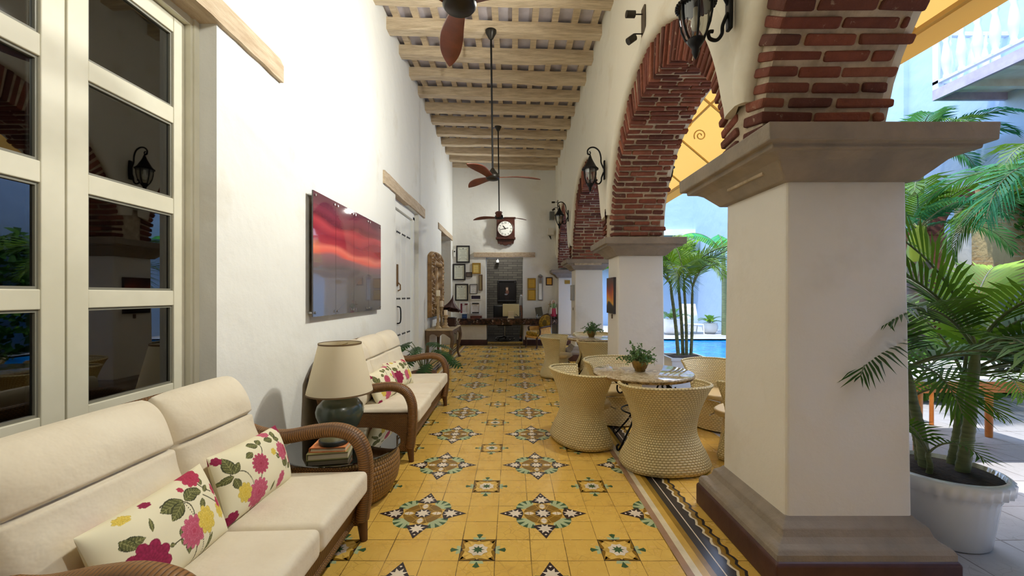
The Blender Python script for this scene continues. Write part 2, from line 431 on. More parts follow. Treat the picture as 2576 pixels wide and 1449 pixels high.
def lens(L, W, x=0, n=5):
    up = [(x + L * (i / n - .5) * 2, W * (1 - ((i / n - .5) * 2) ** 2)) for i in range(n + 1)]
    return up + [(a, -b) for a, b in reversed(up[1:-1])]
def big(cx, cy):
    for q in range(4):
        a = R(45 + 90 * q)   # pale green shells on the diagonals
        cxx, cyy = cx + .2 * .52 * math.cos(a), cy + .2 * .52 * math.sin(a)
        sec = [(0, 0)] + [(.52 * math.cos(R(t)), .52 * math.sin(R(t))) for t in range(-60, 61, 10)]
        inlay(sec, cxx, cyy, 1, 'i_lgreen', a)
        for t in (-46, -15, 15, 46):
            inlay([(.27 * math.cos(R(t)), .27 * math.sin(R(t))), (.525 * math.cos(R(t - 9)), .525 * math.sin(R(t - 9))), (.525 * math.cos(R(t + 9)), .525 * math.sin(R(t + 9)))], cxx, cyy, 2, 'i_dgreen', a)
    inlay(ngon(.64, 16, PI / 16), cx, cy, 3, 'i_olive')
    inlay(ngon(.52, 4), cx, cy, 4, 'i_gold'); inlay(ngon(.50, 4), cx, cy, 5, 'i_olive')
    for q in range(4):
        a = R(90 * q)
        inlay(lens(.22, .13, .46), cx, cy, 6, 'i_gold', a); inlay(lens(.17, .095, .46), cx, cy, 7, 'i_white', a)
        inlay([(.452, -.12), (.468, -.12), (.468, .12), (.452, .12)], cx, cy, 8, 'i_olive', a)
        inlay([(.64, 0), (.74, .34), (.78, .36), (1.0, .23), (1.45, 0)], cx, cy, 5, 'i_black', a)
        inlay([(.64, 0), (1.45, 0), (1.0, -.23), (.78, -.36), (.74, -.34)], cx, cy, 5, 'i_black', a)
        ex, ey = cx + .2 * .92 * math.cos(a), cy + .2 * .92 * math.sin(a)
        star(ex, ey, .27, 7, 'i_white', 8, .5, PI / 8)
        for t in (0,): inlay([(1.20, 0), (1.26, .045), (1.28, 0), (1.26, -.045)], cx, cy, 7, 'i_white', a)
    inlay(ngon(.27, 8, PI / 8), cx, cy, 7, 'i_black'); star(cx, cy, .27, 8, 'i_white', 8, .5, PI / 8)
    for q in range(8):
        a = R(45 * q + 22.5); inlay([(.27, -.008), (.74, -.008), (.74, .008), (.27, .008)], cx, cy, 6, 'i_gold', a)
def small(cx, cy):
    for q in range(4):
        a = R(90 * q)
        inlay([(.5, -.16), (.62, -.2), (.62, .2), (.5, .16)], cx, cy, 1, 'i_lgreen', a)
        inlay([(.54, 0), (.76, -.1), (.8, 0), (.76, .1)], cx, cy, 2, 'i_dgreen', a)
        inlay([(.5, -.5), (.5, .5), (.38, .12), (.38, -.12)], cx, cy, 2, 'i_olive', a)
        inlay([(.5, -.1), (.5, .1), (.4, 0)], cx, cy, 3, 'i_black', a)
        inlay([(.5, .5), (.3, .42), (.42, .3)], cx, cy, 3, 'i_olive', a)
        inlay([(.2, .2), (.47, .47), (.44, .3)], cx, cy, 3, 'i_gold', a)
        inlay([(.5, -.505), (.5, .505), (.485, .505), (.485, -.505)], cx, cy, 4, 'i_dark', a)
    star(cx, cy, .46, 4, 'i_gold', 4, .55); star(cx, cy, .30, 5, 'i_white', 8, .8, PI / 8)
    star(cx, cy, .19, 6, 'i_dgreen', 8, .5)
for i in range(-2, 12):
    for j in range(4): big(-1.3975 + .8 * j, 2.815 + .8 * i)
    for j in range(3): small(-.9975 + .8 * j, 2.415 + .8 * i)
# plain yellow margins and the striped border
def strip(x0, x1, y0, y1, lvl, k): mb.add([(x0, y0, .00025 * lvl), (x1, y0, .00025 * lvl), (x1, y1, .00025 * lvl), (x0, y1, .00025 * lvl)], [(0, 1, 2, 3)], FI[k])
SB = [(0, .04, 'i_pink'), (.04, .079, 'i_cream'), (.079, .121, 'i_gold'), (.121, .155, 'i_olive2'), (.155, .31, 'i_dark')]
for a, b, k in SB:
    strip(BX1 + a, BX1 + b, -2.2, BY1 + b, 9, k); strip(BX0 - b, BX0 - a, -2.2, BY1 + b, 9, k); strip(BX0 - b, BX1 + b, BY1 + a, BY1 + b, 9, k)
strip(BX1 + .201, BX1 + .208, -2.2, BY1 + .2, 10, 'i_white'); strip(BX0 - .208, BX0 - .201, -2.2, BY1 + .2, 10, 'i_white'); strip(BX0, BX1, BY1 + .201, BY1 + .208, 10, 'i_white')
def wavy(xc, sg, a, b, lvl, k, ph=0):
    n = 480; w = []
    for i in range(n + 1):
        y = -2.2 + (BY1 + 2.4) * i / n; d = .011 * math.sin(2 * PI * y / .1 + ph)
        w += [(xc + sg * (a + d), y, .00025 * lvl), (xc + sg * (b + d), y, .00025 * lvl)]
    fs = [(2 * i, 2 * i + 1, 2 * i + 3, 2 * i + 2) for i in range(n)]
    mb.add(w, [f if sg > 0 else f[::-1] for f in fs], FI[k])
for xc, sg in ((BX1, 1), (BX0, -1)):
    wavy(xc, sg, .262, .277, 11, 'i_cream'); wavy(xc, sg, .277, .305, 11, 'i_olive2'); wavy(xc, sg, .305, .322, 12, 'i_dark')
floor = struct(mb.build('floor', [M[k] for k in FM]))

# ---------------------------------------------------------------- walls
def box_obj(name, boxes, m, mods=()):
    b = MB()
    for q in boxes: b.box(*q)
    return struct(b.build(name, m, mods=mods))
WX = XL - .5
D1 = (1.12, 2.57, ZP(0, 1) * 0 + 3.12)      # near glazed door: y0, y1, top
D2 = (6.49, 8.09, 3.0)
D3 = (10.66, 12.33, 3.05)
TOP = 5.62
box_obj('wall_left', [(WX, XL, -2.2, D1[0], 0, TOP), (WX, XL, D1[0], D1[1], D1[2], TOP), (WX, XL, D1[1], D2[0], 0, TOP), (WX, XL, D2[0], D2[1], D2[2], TOP),
                      (WX, XL, D2[1], D3[0], 0, TOP), (WX, XL, D3[0], D3[1], D3[2], TOP), (WX, XL, D3[1], YF, 0, TOP)], M['white'])
dx0, dx1, dtop = XP(1222, YF), XP(1316, YF), ZP(648, YF)
box_obj('wall_back', [(XL - .5, dx0, YF, YF + .5, 0, TOP), (dx1, 2.1, YF, YF + .5, 0, TOP), (dx0, dx1, YF, YF + .5, dtop, TOP)], M['white'])
box_obj('wall_light_block', [(XL - .5, 9.0, -2.4, -2.2, 0, TOP)], simple('light_block_dark', c(76, 74, 70), .8))  # unseen wall added behind the camera, dark to dim the front pillar
# rooms seen through the openings
box_obj('wall_office', [(-2.6, 2.2, 15.3, 15.5, 0, 3.6), (-2.7, -2.6, 13.14, 15.5, 0, 3.6), (2.2, 2.3, 13.14, 15.5, 0, 3.6)], M['dark_brick'])
box_obj('ceiling_office', [(-2.7, 2.3, 13.14, 15.5, 3.6, 3.7)], simple('office_ceiling', c(96, 92, 86), .9))
box_obj('floor_office', [(-2.7, 2.3, 13.1, 15.5, -.1, 0)], simple('office_floor', c(52, 48, 44), .4))
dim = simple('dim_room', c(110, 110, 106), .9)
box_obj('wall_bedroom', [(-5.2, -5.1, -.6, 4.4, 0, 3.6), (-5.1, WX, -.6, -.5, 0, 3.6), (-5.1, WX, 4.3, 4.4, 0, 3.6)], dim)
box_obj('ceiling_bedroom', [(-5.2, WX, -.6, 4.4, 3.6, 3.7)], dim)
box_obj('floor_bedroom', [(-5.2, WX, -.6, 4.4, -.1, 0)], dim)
box_obj('wall_passage', [(-4.6, -4.5, 9.8, 13.2, 0, 3.4), (-4.5, WX, 9.7, 9.8, 0, 3.4), (-4.5, WX, 13.1, 13.2, 0, 3.4)], M['white'])
box_obj('ceiling_passage', [(-4.6, WX, 9.7, 13.2, 3.4, 3.5)], M['white'])
box_obj('floor_passage', [(-4.6, WX, 9.7, 13.2, -.1, 0)], M['tile_plain'])

# ---------------------------------------------------------------- ceiling, beams and battens
def zc_(x): return 5.26 - .03 * (x - XL)           # underside of the beams, falling gently to the arcade
mb = MB()
cz = .22
mb.add([(XL - .1, -2.2, zc_(XL - .1) + cz), (2.05, -2.2, zc_(2.05) + cz), (2.05, YF + .3, zc_(2.05) + cz), (XL - .1, YF + .3, zc_(XL - .1) + cz)], [(0, 1, 2, 3)])
mb.add([(XL - .1, -2.2, zc_(XL - .1) + cz + .1), (2.05, -2.2, zc_(2.05) + cz + .1), (2.05, YF + .3, zc_(2.05) + cz + .1), (XL - .1, YF + .3, zc_(XL - .1) + cz + .1)], [(3, 2, 1, 0)])
struct(mb.build('ceiling', M['panel']))
ordn = ['first', 'second', 'third', 'fourth', 'fifth', 'sixth', 'seventh', 'eighth', 'ninth', 'tenth', 'eleventh', 'twelfth', 'thirteenth', 'fourteenth', 'fifteenth', 'sixteenth']
k0 = -9
vis = 0
for k in range(k0, 11):
    y = 6.03 + .66 * k
    b = MB(); n = 26; rr = random.Random(k * 31 + 5)
    ph = [rr.uniform(0, 6) for _ in range(4)]
    def sec(t):
        x = lerp(XL - .15, XR + .06, t)
        w1 = .012 * math.sin(5 * t + ph[0]) + .006 * math.sin(17 * t + ph[1]); w2 = .012 * math.sin(4 * t + ph[2]) + .006 * math.sin(15 * t + ph[3])
        z = zc_(x) + w1; yy = y + w2
        return [(x, yy, z + .004), (x, yy + .012, z), (x, yy + .17, z + .004), (x, yy + .18, z + .015), (x, yy + .18, zc_(x) + .16), (x, yy, zc_(x) + .16)]
    vs = []
    for i in range(n + 1): vs += sec(i / n)
    fs = [(i * 6 + q, i * 6 + (q + 1) % 6, (i + 1) * 6 + (q + 1) % 6, (i + 1) * 6 + q) for i in range(n) for q in range(6)]
    b.add(vs, fs, 0)
    o = b.build('ceiling_beam', M['beam'])
    if k < -1: lab = 'rough limewashed ceiling beam over the seating, out of sight above the camera'
    elif k < 10: lab = 'rough limewashed ceiling beam, %s across the ceiling counted from the front' % ordn[k + 1]
    else: lab = 'rough limewashed ceiling beam right against the far white wall'
    tag(o, lab, 'beam', 'ceiling beams')
for i in range(11):
    x = XL + .14 + .283 * i; b = MB()
    z = zc_(x) + .16
    b.box(x - .045, x + .045, -2.2, YF, z, z + .062)
    o = b.build('ceiling_batten', M['beam'])
    tag(o, 'pale batten running lengthwise above the beams, %s from the left wall' % ordn[i] if i < 10 else 'pale batten running lengthwise above the beams, next to the arcade wall', 'batten', 'ceiling battens')

# ---------------------------------------------------------------- arcade wall and arches
ARCH = [(.50, 1.75, 1.28, 'over the near seating'), (4.10, 1.46, 1.28, 'over the first dining table'),
        (7.65, 1.50, 1.28, 'over the second dining table'), (10.95, 1.18, 1.26, 'farthest one, beside the front desk')]
ZS = 2.22
def inner_z(Y, grow=0):
    z = None
    for yc, a, bb, _ in ARCH:
        t = (Y - yc) / (a + grow)
        if abs(t) < 1:
            q = ZS + (bb + grow) * math.sqrt(1 - t * t); z = q if z is None else max(z, q)
    return z
def outer_z(Y):
    z = 2.64
    for yc, a, bb, _ in ARCH:
        t = (Y - yc) / (a + .19)
        if abs(t) < 1: z = max(z, ZS + (bb + .42) * math.sqrt(1 - t * t))
    return z
mb = MB()
N = 300; ya, yb = -2.2, YF + .05
def col(i): return ya + (yb - ya) * i / N
vs = []; fs = []
for i in range(N + 1):
    Y = col(i); z0 = outer_z(Y)
    for t in (0, .08, .25, .55, 1): vs.append((XR, Y, lerp(z0, TOP, t)))
for i in range(N):
    for q in range(4): fs.append((i * 5 + q, i * 5 + q + 1, (i + 1) * 5 + q + 1, (i + 1) * 5 + q))
mb.add(vs, fs, 0)
vs = []; fs = []
for i in range(N + 1):   # soffit return of the plaster and the courtyard face
    Y = col(i); z0 = outer_z(Y); z1 = inner_z(Y, .03); z1 = 2.2 if z1 is None else max(2.2, z1)
    vs += [(XR, Y, z0), (XR + .09, Y, z0), (2.0, Y, TOP), (2.0, Y, z1), (1.90, Y, z1)]
for i in range(N): fs += [(i * 5, (i + 1) * 5, (i + 1) * 5 + 1, i * 5 + 1), (i * 5 + 2, (i + 1) * 5 + 2, (i + 1) * 5 + 3, i * 5 + 3), (i * 5 + 3, (i + 1) * 5 + 3, (i + 1) * 5 + 4, i * 5 + 4)]
mb.add(vs, fs, 0)
struct(mb.build('wall_right', M['white_arcade']))

def arch(yc, a, b, where, idx):
    root = thing('brick_arch', 'old red brick arch with plaster roll moulding, ' + where, 'arch', (1.65, yc, ZS), 0, 'arcade arches')
    rr = random.Random(100 + idx)
    # sample by arc length
    pts = []; n = 800; L = 0; prev = None; tab = []
    for i in range(n + 1):
        th = PI * i / n; p = (yc + a * math.cos(th), ZS + b * math.sin(th))
        if prev: L += math.hypot(p[0] - prev[0], p[1] - prev[1])
        tab.append((L, th)); prev = p
    def th_at(s):
        lo, hi = 0, n
        while hi - lo > 1:
            m_ = (lo + hi) // 2
            if tab[m_][0] <= s: lo = m_
            else: hi = m_
        return lerp(tab[lo][1], tab[hi][1], (s - tab[lo][0]) / max(1e-9, tab[hi][0] - tab[lo][0]))
    bk = MB(); step = .0705; nc = int(L / step); step = L / nc
    X0, X1 = XR + .035, 1.97
    for k in range(nc):
        th = th_at((k + .5) * step)
        n_ = Vector((0, math.cos(th) / a, math.sin(th) / b)).normalized(); t_ = Vector((0, -n_.z, n_.y))
        pc = Vector((0, yc + a * math.cos(th), ZS + b * math.sin(th)))
        dep = .16 + .25 * math.sin(th) ** 1.5
        x = X0 + rr.uniform(-.012, .012); first = True
        while x < X1 - .05:
            ln = rr.uniform(.19, .31)
            if first and k % 2: ln = rr.uniform(.10, .18)
            first = False
            xe = min(x + ln, X1 + rr.uniform(-.02, .03))
            if X1 - xe < .07: xe = X1 + rr.uniform(-.04, .05)
            hh = step * .5 - rr.uniform(.008, .014); pr = rr.uniform(-.008, .014)
            if k < 3 or k > nc - 4: pr += .012
            vs = []
            for xx in (x, xe):
                for dd in (-pr, dep):
                    for hs in (-1, 1):
                        w = hh * (1 + .55 * max(0, dd) / a)
                        vs.append(Vector((xx + rr.uniform(-.007, .007), 0, 0)) + pc + n_ * (dd + rr.uniform(-.005, .005)) + t_ * (hs * w + rr.uniform(-.004, .004)) )
            bk.add(vs, [(0, 1, 3, 2), (4, 6, 7, 5), (0, 4, 5, 1), (2, 3, 7, 6), (0, 2, 6, 4), (1, 5, 7, 3)], 0)
            x = xe + rr.uniform(.014, .026)
    bk.build('brickwork', M['brick'], root, mods=[bevel(.011, 2)])
    mo = MB(); n = 64; xa, xb = X0 + .016 + .003 * idx, 1.945 - .003 * idx
    vs = []
    for i in range(n + 1):
        th = PI * i / n; q = []
        for g in (.012, .40):
            q.append((yc + (a + g) * math.cos(th), ZS + (b + g) * math.sin(th)))
        vs += [(xa, q[0][0], q[0][1]), (xb, q[0][0], q[0][1]), (xa, q[1][0], q[1][1]), (xb, q[1][0], q[1][1])]
    fs = []
    for i in range(n):
        o, p = i * 4, (i + 1) * 4
        fs += [(o, o + 1, p + 1, p), (o + 2, o, p, p + 2), (o + 1, o + 3, p + 3, p + 1)]
    mo.add(vs, fs, 0)
    if idx < 3: mo.box(xa + .004, xb - .004, yc + a + .01, ARCH[idx + 1][0] - ARCH[idx + 1][1] - .01, 2.1, 2.75)
    mo.build('mortar_bed', M['mortar'], root)
    # plaster roll moulding around the opening
    ro = MB(); n = 90
    prof = [(.0, .06), (-.006, .03), (.004, .0), (.03, -.022), (.06, -.03), (.10, -.026), (.14, -.014), (.19, 0.0), (.21, .006)]   # (outward, x)
    t0, t1 = math.asin(.30 / (b + .35)), None
    vs = []
    for i in range(n + 1):
        th = lerp(t0, PI - t0, i / n)
        A, B = a + .11, b + .35 - .0
        n_ = Vector((math.cos(th) / A, math.sin(th) / B)).normalized()
        e = min(1, min(i, n - i) / 3 + .25)
        for d, xx in prof: vs.append((XR + (xx if xx > 0 else xx * e), yc + A * math.cos(th) + n_.x * d * lerp(.75, 1, e), ZS + B * math.sin(th) + n_.y * d * lerp(.75, 1, e)))
    w = len(prof)
    ro.add(vs, [(i * w + k, i * w + k + 1, (i + 1) * w + k + 1, (i + 1) * w + k) for i in range(n) for k in range(w - 1)], 0, True)
    for i, s_ in ((0, 1), (n, -1)):
        ring = [vs[i * w + k] for k in range(w)]
        ro.add(ring, [list(range(w))[::s_]], 0)
    ro.build('plaster_moulding', M['white_arcade'], root)
    return root
for i, A in enumerate(ARCH): arch(*A, i)

# ---------------------------------------------------------------- pillars
def pillar(y0, y1, x0, x1, ztop, label, back_open=True):
    root = thing('pillar', label, 'pillar', ((x0 + x1) / 2, (y0 + y1) / 2, 0), 0, 'arcade pillars')
    def ring(b, prof, m=0, top=True, bottom=False):
        vs = []
        for z, o in prof: vs += [(x0 - o, y0 - o, z), (x1 + o, y0 - o, z), (x1 + o, y1 + o, z), (x0 - o, y1 + o, z)]
        n = len(prof)
        fs = [(k * 4 + q, k * 4 + (q + 1) % 4, (k + 1) * 4 + (q + 1) % 4, (k + 1) * 4 + q) for k in range(n - 1) for q in range(4)]
        if top: fs.append([4 * (n - 1) + q for q in range(4)])
        if bottom: fs.append([3, 2, 1, 0])
        b.add(vs, fs, m)
    b = MB(); ring(b, [(.26, .018), (.31, .012), (1.2, .004), (ztop - .20, -.004), (ztop - .12, -.004)])
    b.build('shaft', M['pillar_white'], root, mods=[bevel(.018, 3)])
    b = MB()
    q = .128
    ring(b, [(.148, q), (.178, q), (.20, q - .012), (.212, q - .04), (.235, q - .06), (.262, q - .068), (.272, q - .07), (.296, q - .10), (.315, .012)])
    b.build('base_moulding', M['stone'], root, mods=[bevel(.006, 2)])
    b = MB(); ring(b, [(0, q + .012), (.135, q + .012), (.15, q)], bottom=True); b.build('plinth', M['plinth'], root, mods=[bevel(.008, 2)])
    b = MB(); T = ztop
    ring(b, [(T - .225, .0), (T - .222, .03), (T - .20, .05), (T - .17, .078), (T - .14, .105), (T - .118, .142), (T - .112, .15), (T - .112, .185), (T - .085, .188), (T - .085, .222), (T - .0, .226)], bottom=True)
    b.build('capital', M['stone'], root, mods=[bevel(.007, 2)])
    return root
pillar(2.20, 2.825, 1.426, 2.06, 2.27, 'large white square pillar in front, grey capital under dark brick')
pillar(5.68, 6.28, 1.42, 2.03, 2.205, 'white pillar behind the first dining table, small sunset picture on it')
pillar(9.36, 9.96, 1.385, 2.0, 2.23, 'white pillar behind the second dining table, pale grey panel on it')
pillar(12.27, YF + .1, 1.33, 2.0, 2.17, 'white engaged pillar against the far wall, small gold plaque on it')
# ================================================================== near glazed doors
def glazed_leaf(y0, y1, name, hinge_side):
    x = -1.95; X0, X1 = x - .045, x
    top, bot = H + 1.60, .03
    fr = MB()
    st = .105
    yl, yr = y0 + st * (.9 if hinge_side > 0 else .75), y1 - st * (.75 if hinge_side > 0 else .9)
    rows = [(-.508, -.062), (.022, .463), (.553, .985), (1.078, 1.51)]
    zs = [(H + a, H + b) for a, b in rows]
    fr.box(X0, X1, y0, yl, bot, top); fr.box(X0, X1, yr, y1, bot, top)
    edges = [bot] + [q for z in zs for q in z] + [top]
    for i in range(0, len(edges), 2): fr.box(X0 + .002, X1 - .002, yl, yr, edges[i], edges[i + 1])
    o = struct(fr.build(name, M['frame_paint'], mods=[bevel(.004, 2)]))
    for za, zb in zs:
        b = MB(); t = .012   # glazing bead
        b.box(X0 + .012, X1 - .012, yl, yl + t, za, zb); b.box(X0 + .012, X1 - .012, yr - t, yr, za, zb); b.box(X0 + .012, X1 - .012, yl + t, yr - t, zb - t, zb); b.box(X0 + .012, X1 - .012, yl + t, yr - t, za, za + t)
        b.build('glazing_bead', simple('bead_grey', c(120, 118, 104), .5) if 'bead_grey' not in bpy.data.materials else bpy.data.materials['bead_grey'], o)
        b = MB(); b.box(X0 + .016, X0 + .022, yl, yr, za, zb); b.build('window_pane', M['glass_dark'], o)
    return o
glazed_leaf(1.168, 1.842, 'door_1', -1)
glazed_leaf(1.850, 2.512, 'door_2', 1)
b = MB(); x0, x1 = -2.02, -1.915
b.box(x0, x1, D1[0], 1.165, 0, D1[2]); b.box(x0, x1, 2.515, D1[1], 0, D1[2]); b.box(x0, x1, 1.165, 2.515, H + 1.605, D1[2])
b.box(x1 - .03, x1 + .012, 2.53, D1[1], 0, D1[2])
struct(b.build('trim_1', M['frame_paint'], mods=[bevel(.004, 2)]))

def lintel(name, y0, y1, z0, z1, proud=.025, depth=.22, ch=.05, axis='y', x=XL):
    b = MB(); n = 22; rr = random.Random(int(y0 * 100))
    vs = []
    for i in range(n + 1):
        t = i / n; y = lerp(y0, y1, t); w = .006 * math.sin(9 * t + 1) + rr.uniform(-.004, .004)
        if axis == 'y': vs += [(x - depth, y, z0 + w), (x + proud, y, z0 + w), (x + proud, y, z1 - ch + w), (x + .002, y, z1), (x - depth, y, z1)]
        else: vs += [(y, x + depth, z0 + w), (y, x - proud, z0 + w), (y, x - proud, z1 - ch + w), (y, x - .002, z1), (y, x + depth, z1)]
    fs = [(i * 5 + k, i * 5 + (k + 1) % 5, (i + 1) * 5 + (k + 1) % 5, (i + 1) * 5 + k) for i in range(n) for k in range(5)]
    fs += [[0, 1, 2, 3, 4], [n * 5 + k for k in (4, 3, 2, 1, 0)]]
    b.add(vs, fs, 0); return struct(b.build(name, M['lintel'], mods=[('WEIGHTED_NORMAL', {})] if 0 else []))
lintel('trim_2', .4, 3.27, 3.10, 3.285, .03, .12, .06)
lintel('trim_3', 5.86, 8.56, 3.0, 3.19, .03, .3, .01)
lintel('trim_4', 10.2, 12.5, 3.05, 3.21, .03, .3, .03)
lintel('trim_5', XP(1192, YF), XP(1346, YF), ZP(647, YF), ZP(635, YF), .04, .3, .01, 'x', YF)
# ---------------------------------------------------------------- folding white door
b = MB()
b.box(-1.98, -1.87, D2[0], D2[0] + .07, 0, 2.92); b.box(-1.98, -1.87, D2[1] - .16, D2[1] - .02, 0, 2.92); b.box(-1.98, -1.87, D2[0], D2[1], 2.86, 3.0)
struct(b.build('trim_6', M['door_white'], mods=[bevel(.006, 2)]))
b = MB(); y = D2[0] + .08; w = (D2[1] - .17 - y) / 4
for k in range(4): b.box(-1.96, -1.915, y + k * w + .006, y + (k + 1) * w - .006, .03, 2.85)
dr = struct(b.build('door_3', M['door_white'], mods=[bevel(.008, 2)]))
for z in (.78, 1.39, 2.5, .35):
    b = MB()
    for k in range(4):
        for q in (.25, .5, .75):
            b.lathe([(.0, 0.016), (.012, .010), (.02, 0)], 8, 0, 0, 0, 0, True, False)
            for i in range(len(b.v) - 27, len(b.v)):
                vx, vy, vz = b.v[i]; b.v[i] = (-1.915 + vz, y + (k + q) * w + vx, z + vy)
    b.build('door_stud', M['iron'], dr)
b = MB(); yl = y + 1.25 * w
b.cbox(-1.905, yl, 1.78, .02, .06, .36); b.tube([(-1.90, yl, 1.66), (-1.86, yl, 1.62), (-1.86, yl + .01, 1.54), (-1.90, yl, 1.52)], .012, 8)
b.build('door_lock', simple('old_lock', c(120, 92, 60), .5, .5), dr, mods=[BEV])
b = MB(); b.tube(spline([(-1.912, yl, .98), (-1.86, yl, 1.0), (-1.85, yl, 1.12), (-1.86, yl, 1.24), (-1.912, yl, 1.26)]), .011, 8)
b.build('door_handle', M['iron'], dr)

# ================================================================== wicker sofas
M['wicker_back'] = M['wicker_brown']
def sofa(y0, y1, n, label):
    """y0,y1: centres of the arms"""
    root = thing('wicker_sofa', label, 'sofa', (-1.3, (y0 + y1) / 2, 0), 0, 'wicker sofas')
    aw = .052
    # seat box
    b = MB()
    def apron(u, v):
        y = lerp(y0, y1, u); z = lerp(.10, .31, v); return (-.955 + .075 * v, y, z)
    b.grid(apron, 8, 4, uv=lambda u, v: (u * (y1 - y0), v * .22))
    def side(yy):
        b.grid(lambda u, v: (lerp(-1.66, -.90, u), yy, lerp(.10, .42 if True else 0, v)), 8, 4, uv=lambda u, v: (u * .76, v * .32))
    side(y0 - .02); side(y1 + .02); side(y0 + .03); side(y1 - .03)
    b.grid(lambda u, v: (lerp(-1.70, -.885, u), lerp(y0 + .03, y1 - .03, v), .30), 4, 4, uv=lambda u, v: (u * .8, v))
    b.tube([(-.95, y0, .105), (-.95, y1, .105)], .018, 8); b.tube([(-.882, y0, .30), (-.882, y1, .30)], .018, 8)
    b.build('seat_frame', M['wicker_brown'], root)
    # back
    b = MB()
    ztop = .90
    def back(off):
        def f(u, v):
            y = lerp(y0 - .03, y1 + .03, u); e = 1 - (abs(2 * u - 1)) ** 6 * .22
            return (lerp(-1.50, -1.715, v) + off, y, lerp(.12, ztop * e + .04, v))
        return f
    b.grid(back(0), 24, 8, uv=lambda u, v: (u * (y1 - y0), v * .8)); b.grid(back(-.045), 24, 8, uv=lambda u, v: (u * (y1 - y0), v * .8))
    rim = [Vector(back(-.02)(i / 40, 1)) for i in range(41)]
    b.tube([Vector(back(-.02)(0, k / 6)) for k in range(6)] + rim + [Vector(back(-.02)(1, 1 - k / 6)) for k in range(1, 7)], .032, 8)
    b.build('backrest', M['wicker_brown'], root)
    # looped arms
    for yy in (y0, y1):
        b = MB()
        path = spline([(-1.66, yy, .70), (-1.52, yy, .635), (-1.36, yy, .615), (-1.18, yy, .645), (-1.04, yy, .655), (-.935, yy, .615), (-.882, yy, .52), (-.872, yy, .40), (-.88, yy, .25), (-.895, yy, .13)], 6)
        b.tube(path, .040, 12, up=(0, 1, 0), ry=.036) if 0 else b.tube(path, .056, 12, up=(0, 1, 0), ry=.042)
        b.build('armrest', M['wicker_wrap'], root)
        for x, dx in ((-.895, .012), (-1.64, -.02)):
            b = MB(); b.tube([(x, yy, .14), (x + dx, yy, 0)], [.034, .022], 10); b.build('leg', M['wood_leg'], root)
    w = (y1 - y0 - .12) / n
    for k in range(n):
        yc = y0 + .06 + w * (k + .5); rr = random.Random(k + int(y0 * 10))
        ph = rr.uniform(0, 6)
        b = MB()
        def fn(q, p, yc=yc, ph=ph):
            cx, cy = p[0], p[1]
            puff = .022 * (1 - cx * cx) * (1 - cy * cy)
            wr = .004 * math.sin(22 * q.y + 5 * q.x + ph) * (1 - cx * cx) * (1 if p[2] > 0 else 0)
            return (-1.205 + q.x + .02 * math.sin(ph) * .4, yc + q.y, .365 + q.z + (puff + wr if p[2] > 0 else -puff * .3) + .015 * cx)
        b.rbox(.74, w - .006, .135, .032, 12, fn)
        b.build('seat_cushion', M['cushion'], root, mods=[('SUBSURF', dict(levels=1, render_levels=1))])
        b = MB(); W = (w + (.06 * (1 - 2 * k) if n == 2 else .0)) / 2 - .002; yb_ = yc - .03 * (n == 2)
        def bc(u, v, W=W, yb_=yb_, ph=ph):
            a = u * 2 * PI; e = max(0., 1 - abs(2 * v - 1) ** 5) ** .5
            cr = math.exp(-((v - .635) / .012) ** 2)
            lobes = .094 + .022 * math.exp(-((v - .82) / .17) ** 2) + .010 * math.exp(-((v - .30) / .25) ** 2)
            ca, sa = math.cos(a), math.sin(a)
            yy = W * (1 - .012 * cr) * (.93 + .07 * e) * math.copysign(abs(ca) ** .42, ca)
            edge = abs(yy / W)
            d = lobes * e * math.copysign(abs(sa) ** .55, sa)
            if d > 0: d *= (1 - .36 * cr) * (1 + .10 * (1 - edge ** 2)); d += .003 * math.sin(16 * yy + 20 * v + ph) * e
            else: d *= .75
            X = lerp(-1.42, -1.60, v); Z = lerp(.40, 1.0, v) - .012 * (1 - e) * 0 + .012 * (1 - edge ** 4) * v
            nx, nz = .955, .30
            return (X + d * nx, yb_ + yy, Z + d * nz * (1 - .5 * v))
        b.grid(bc, 64, 76)
        b.build('back_cushion', M['cushion'], root)
    return root
sofa(1.19, 2.51, 2, 'large wicker sofa in the left foreground with cream seat and back cushions')
sofa(3.69, 5.55, 3, 'longer wicker sofa farther back, partly hidden by the table lamp')

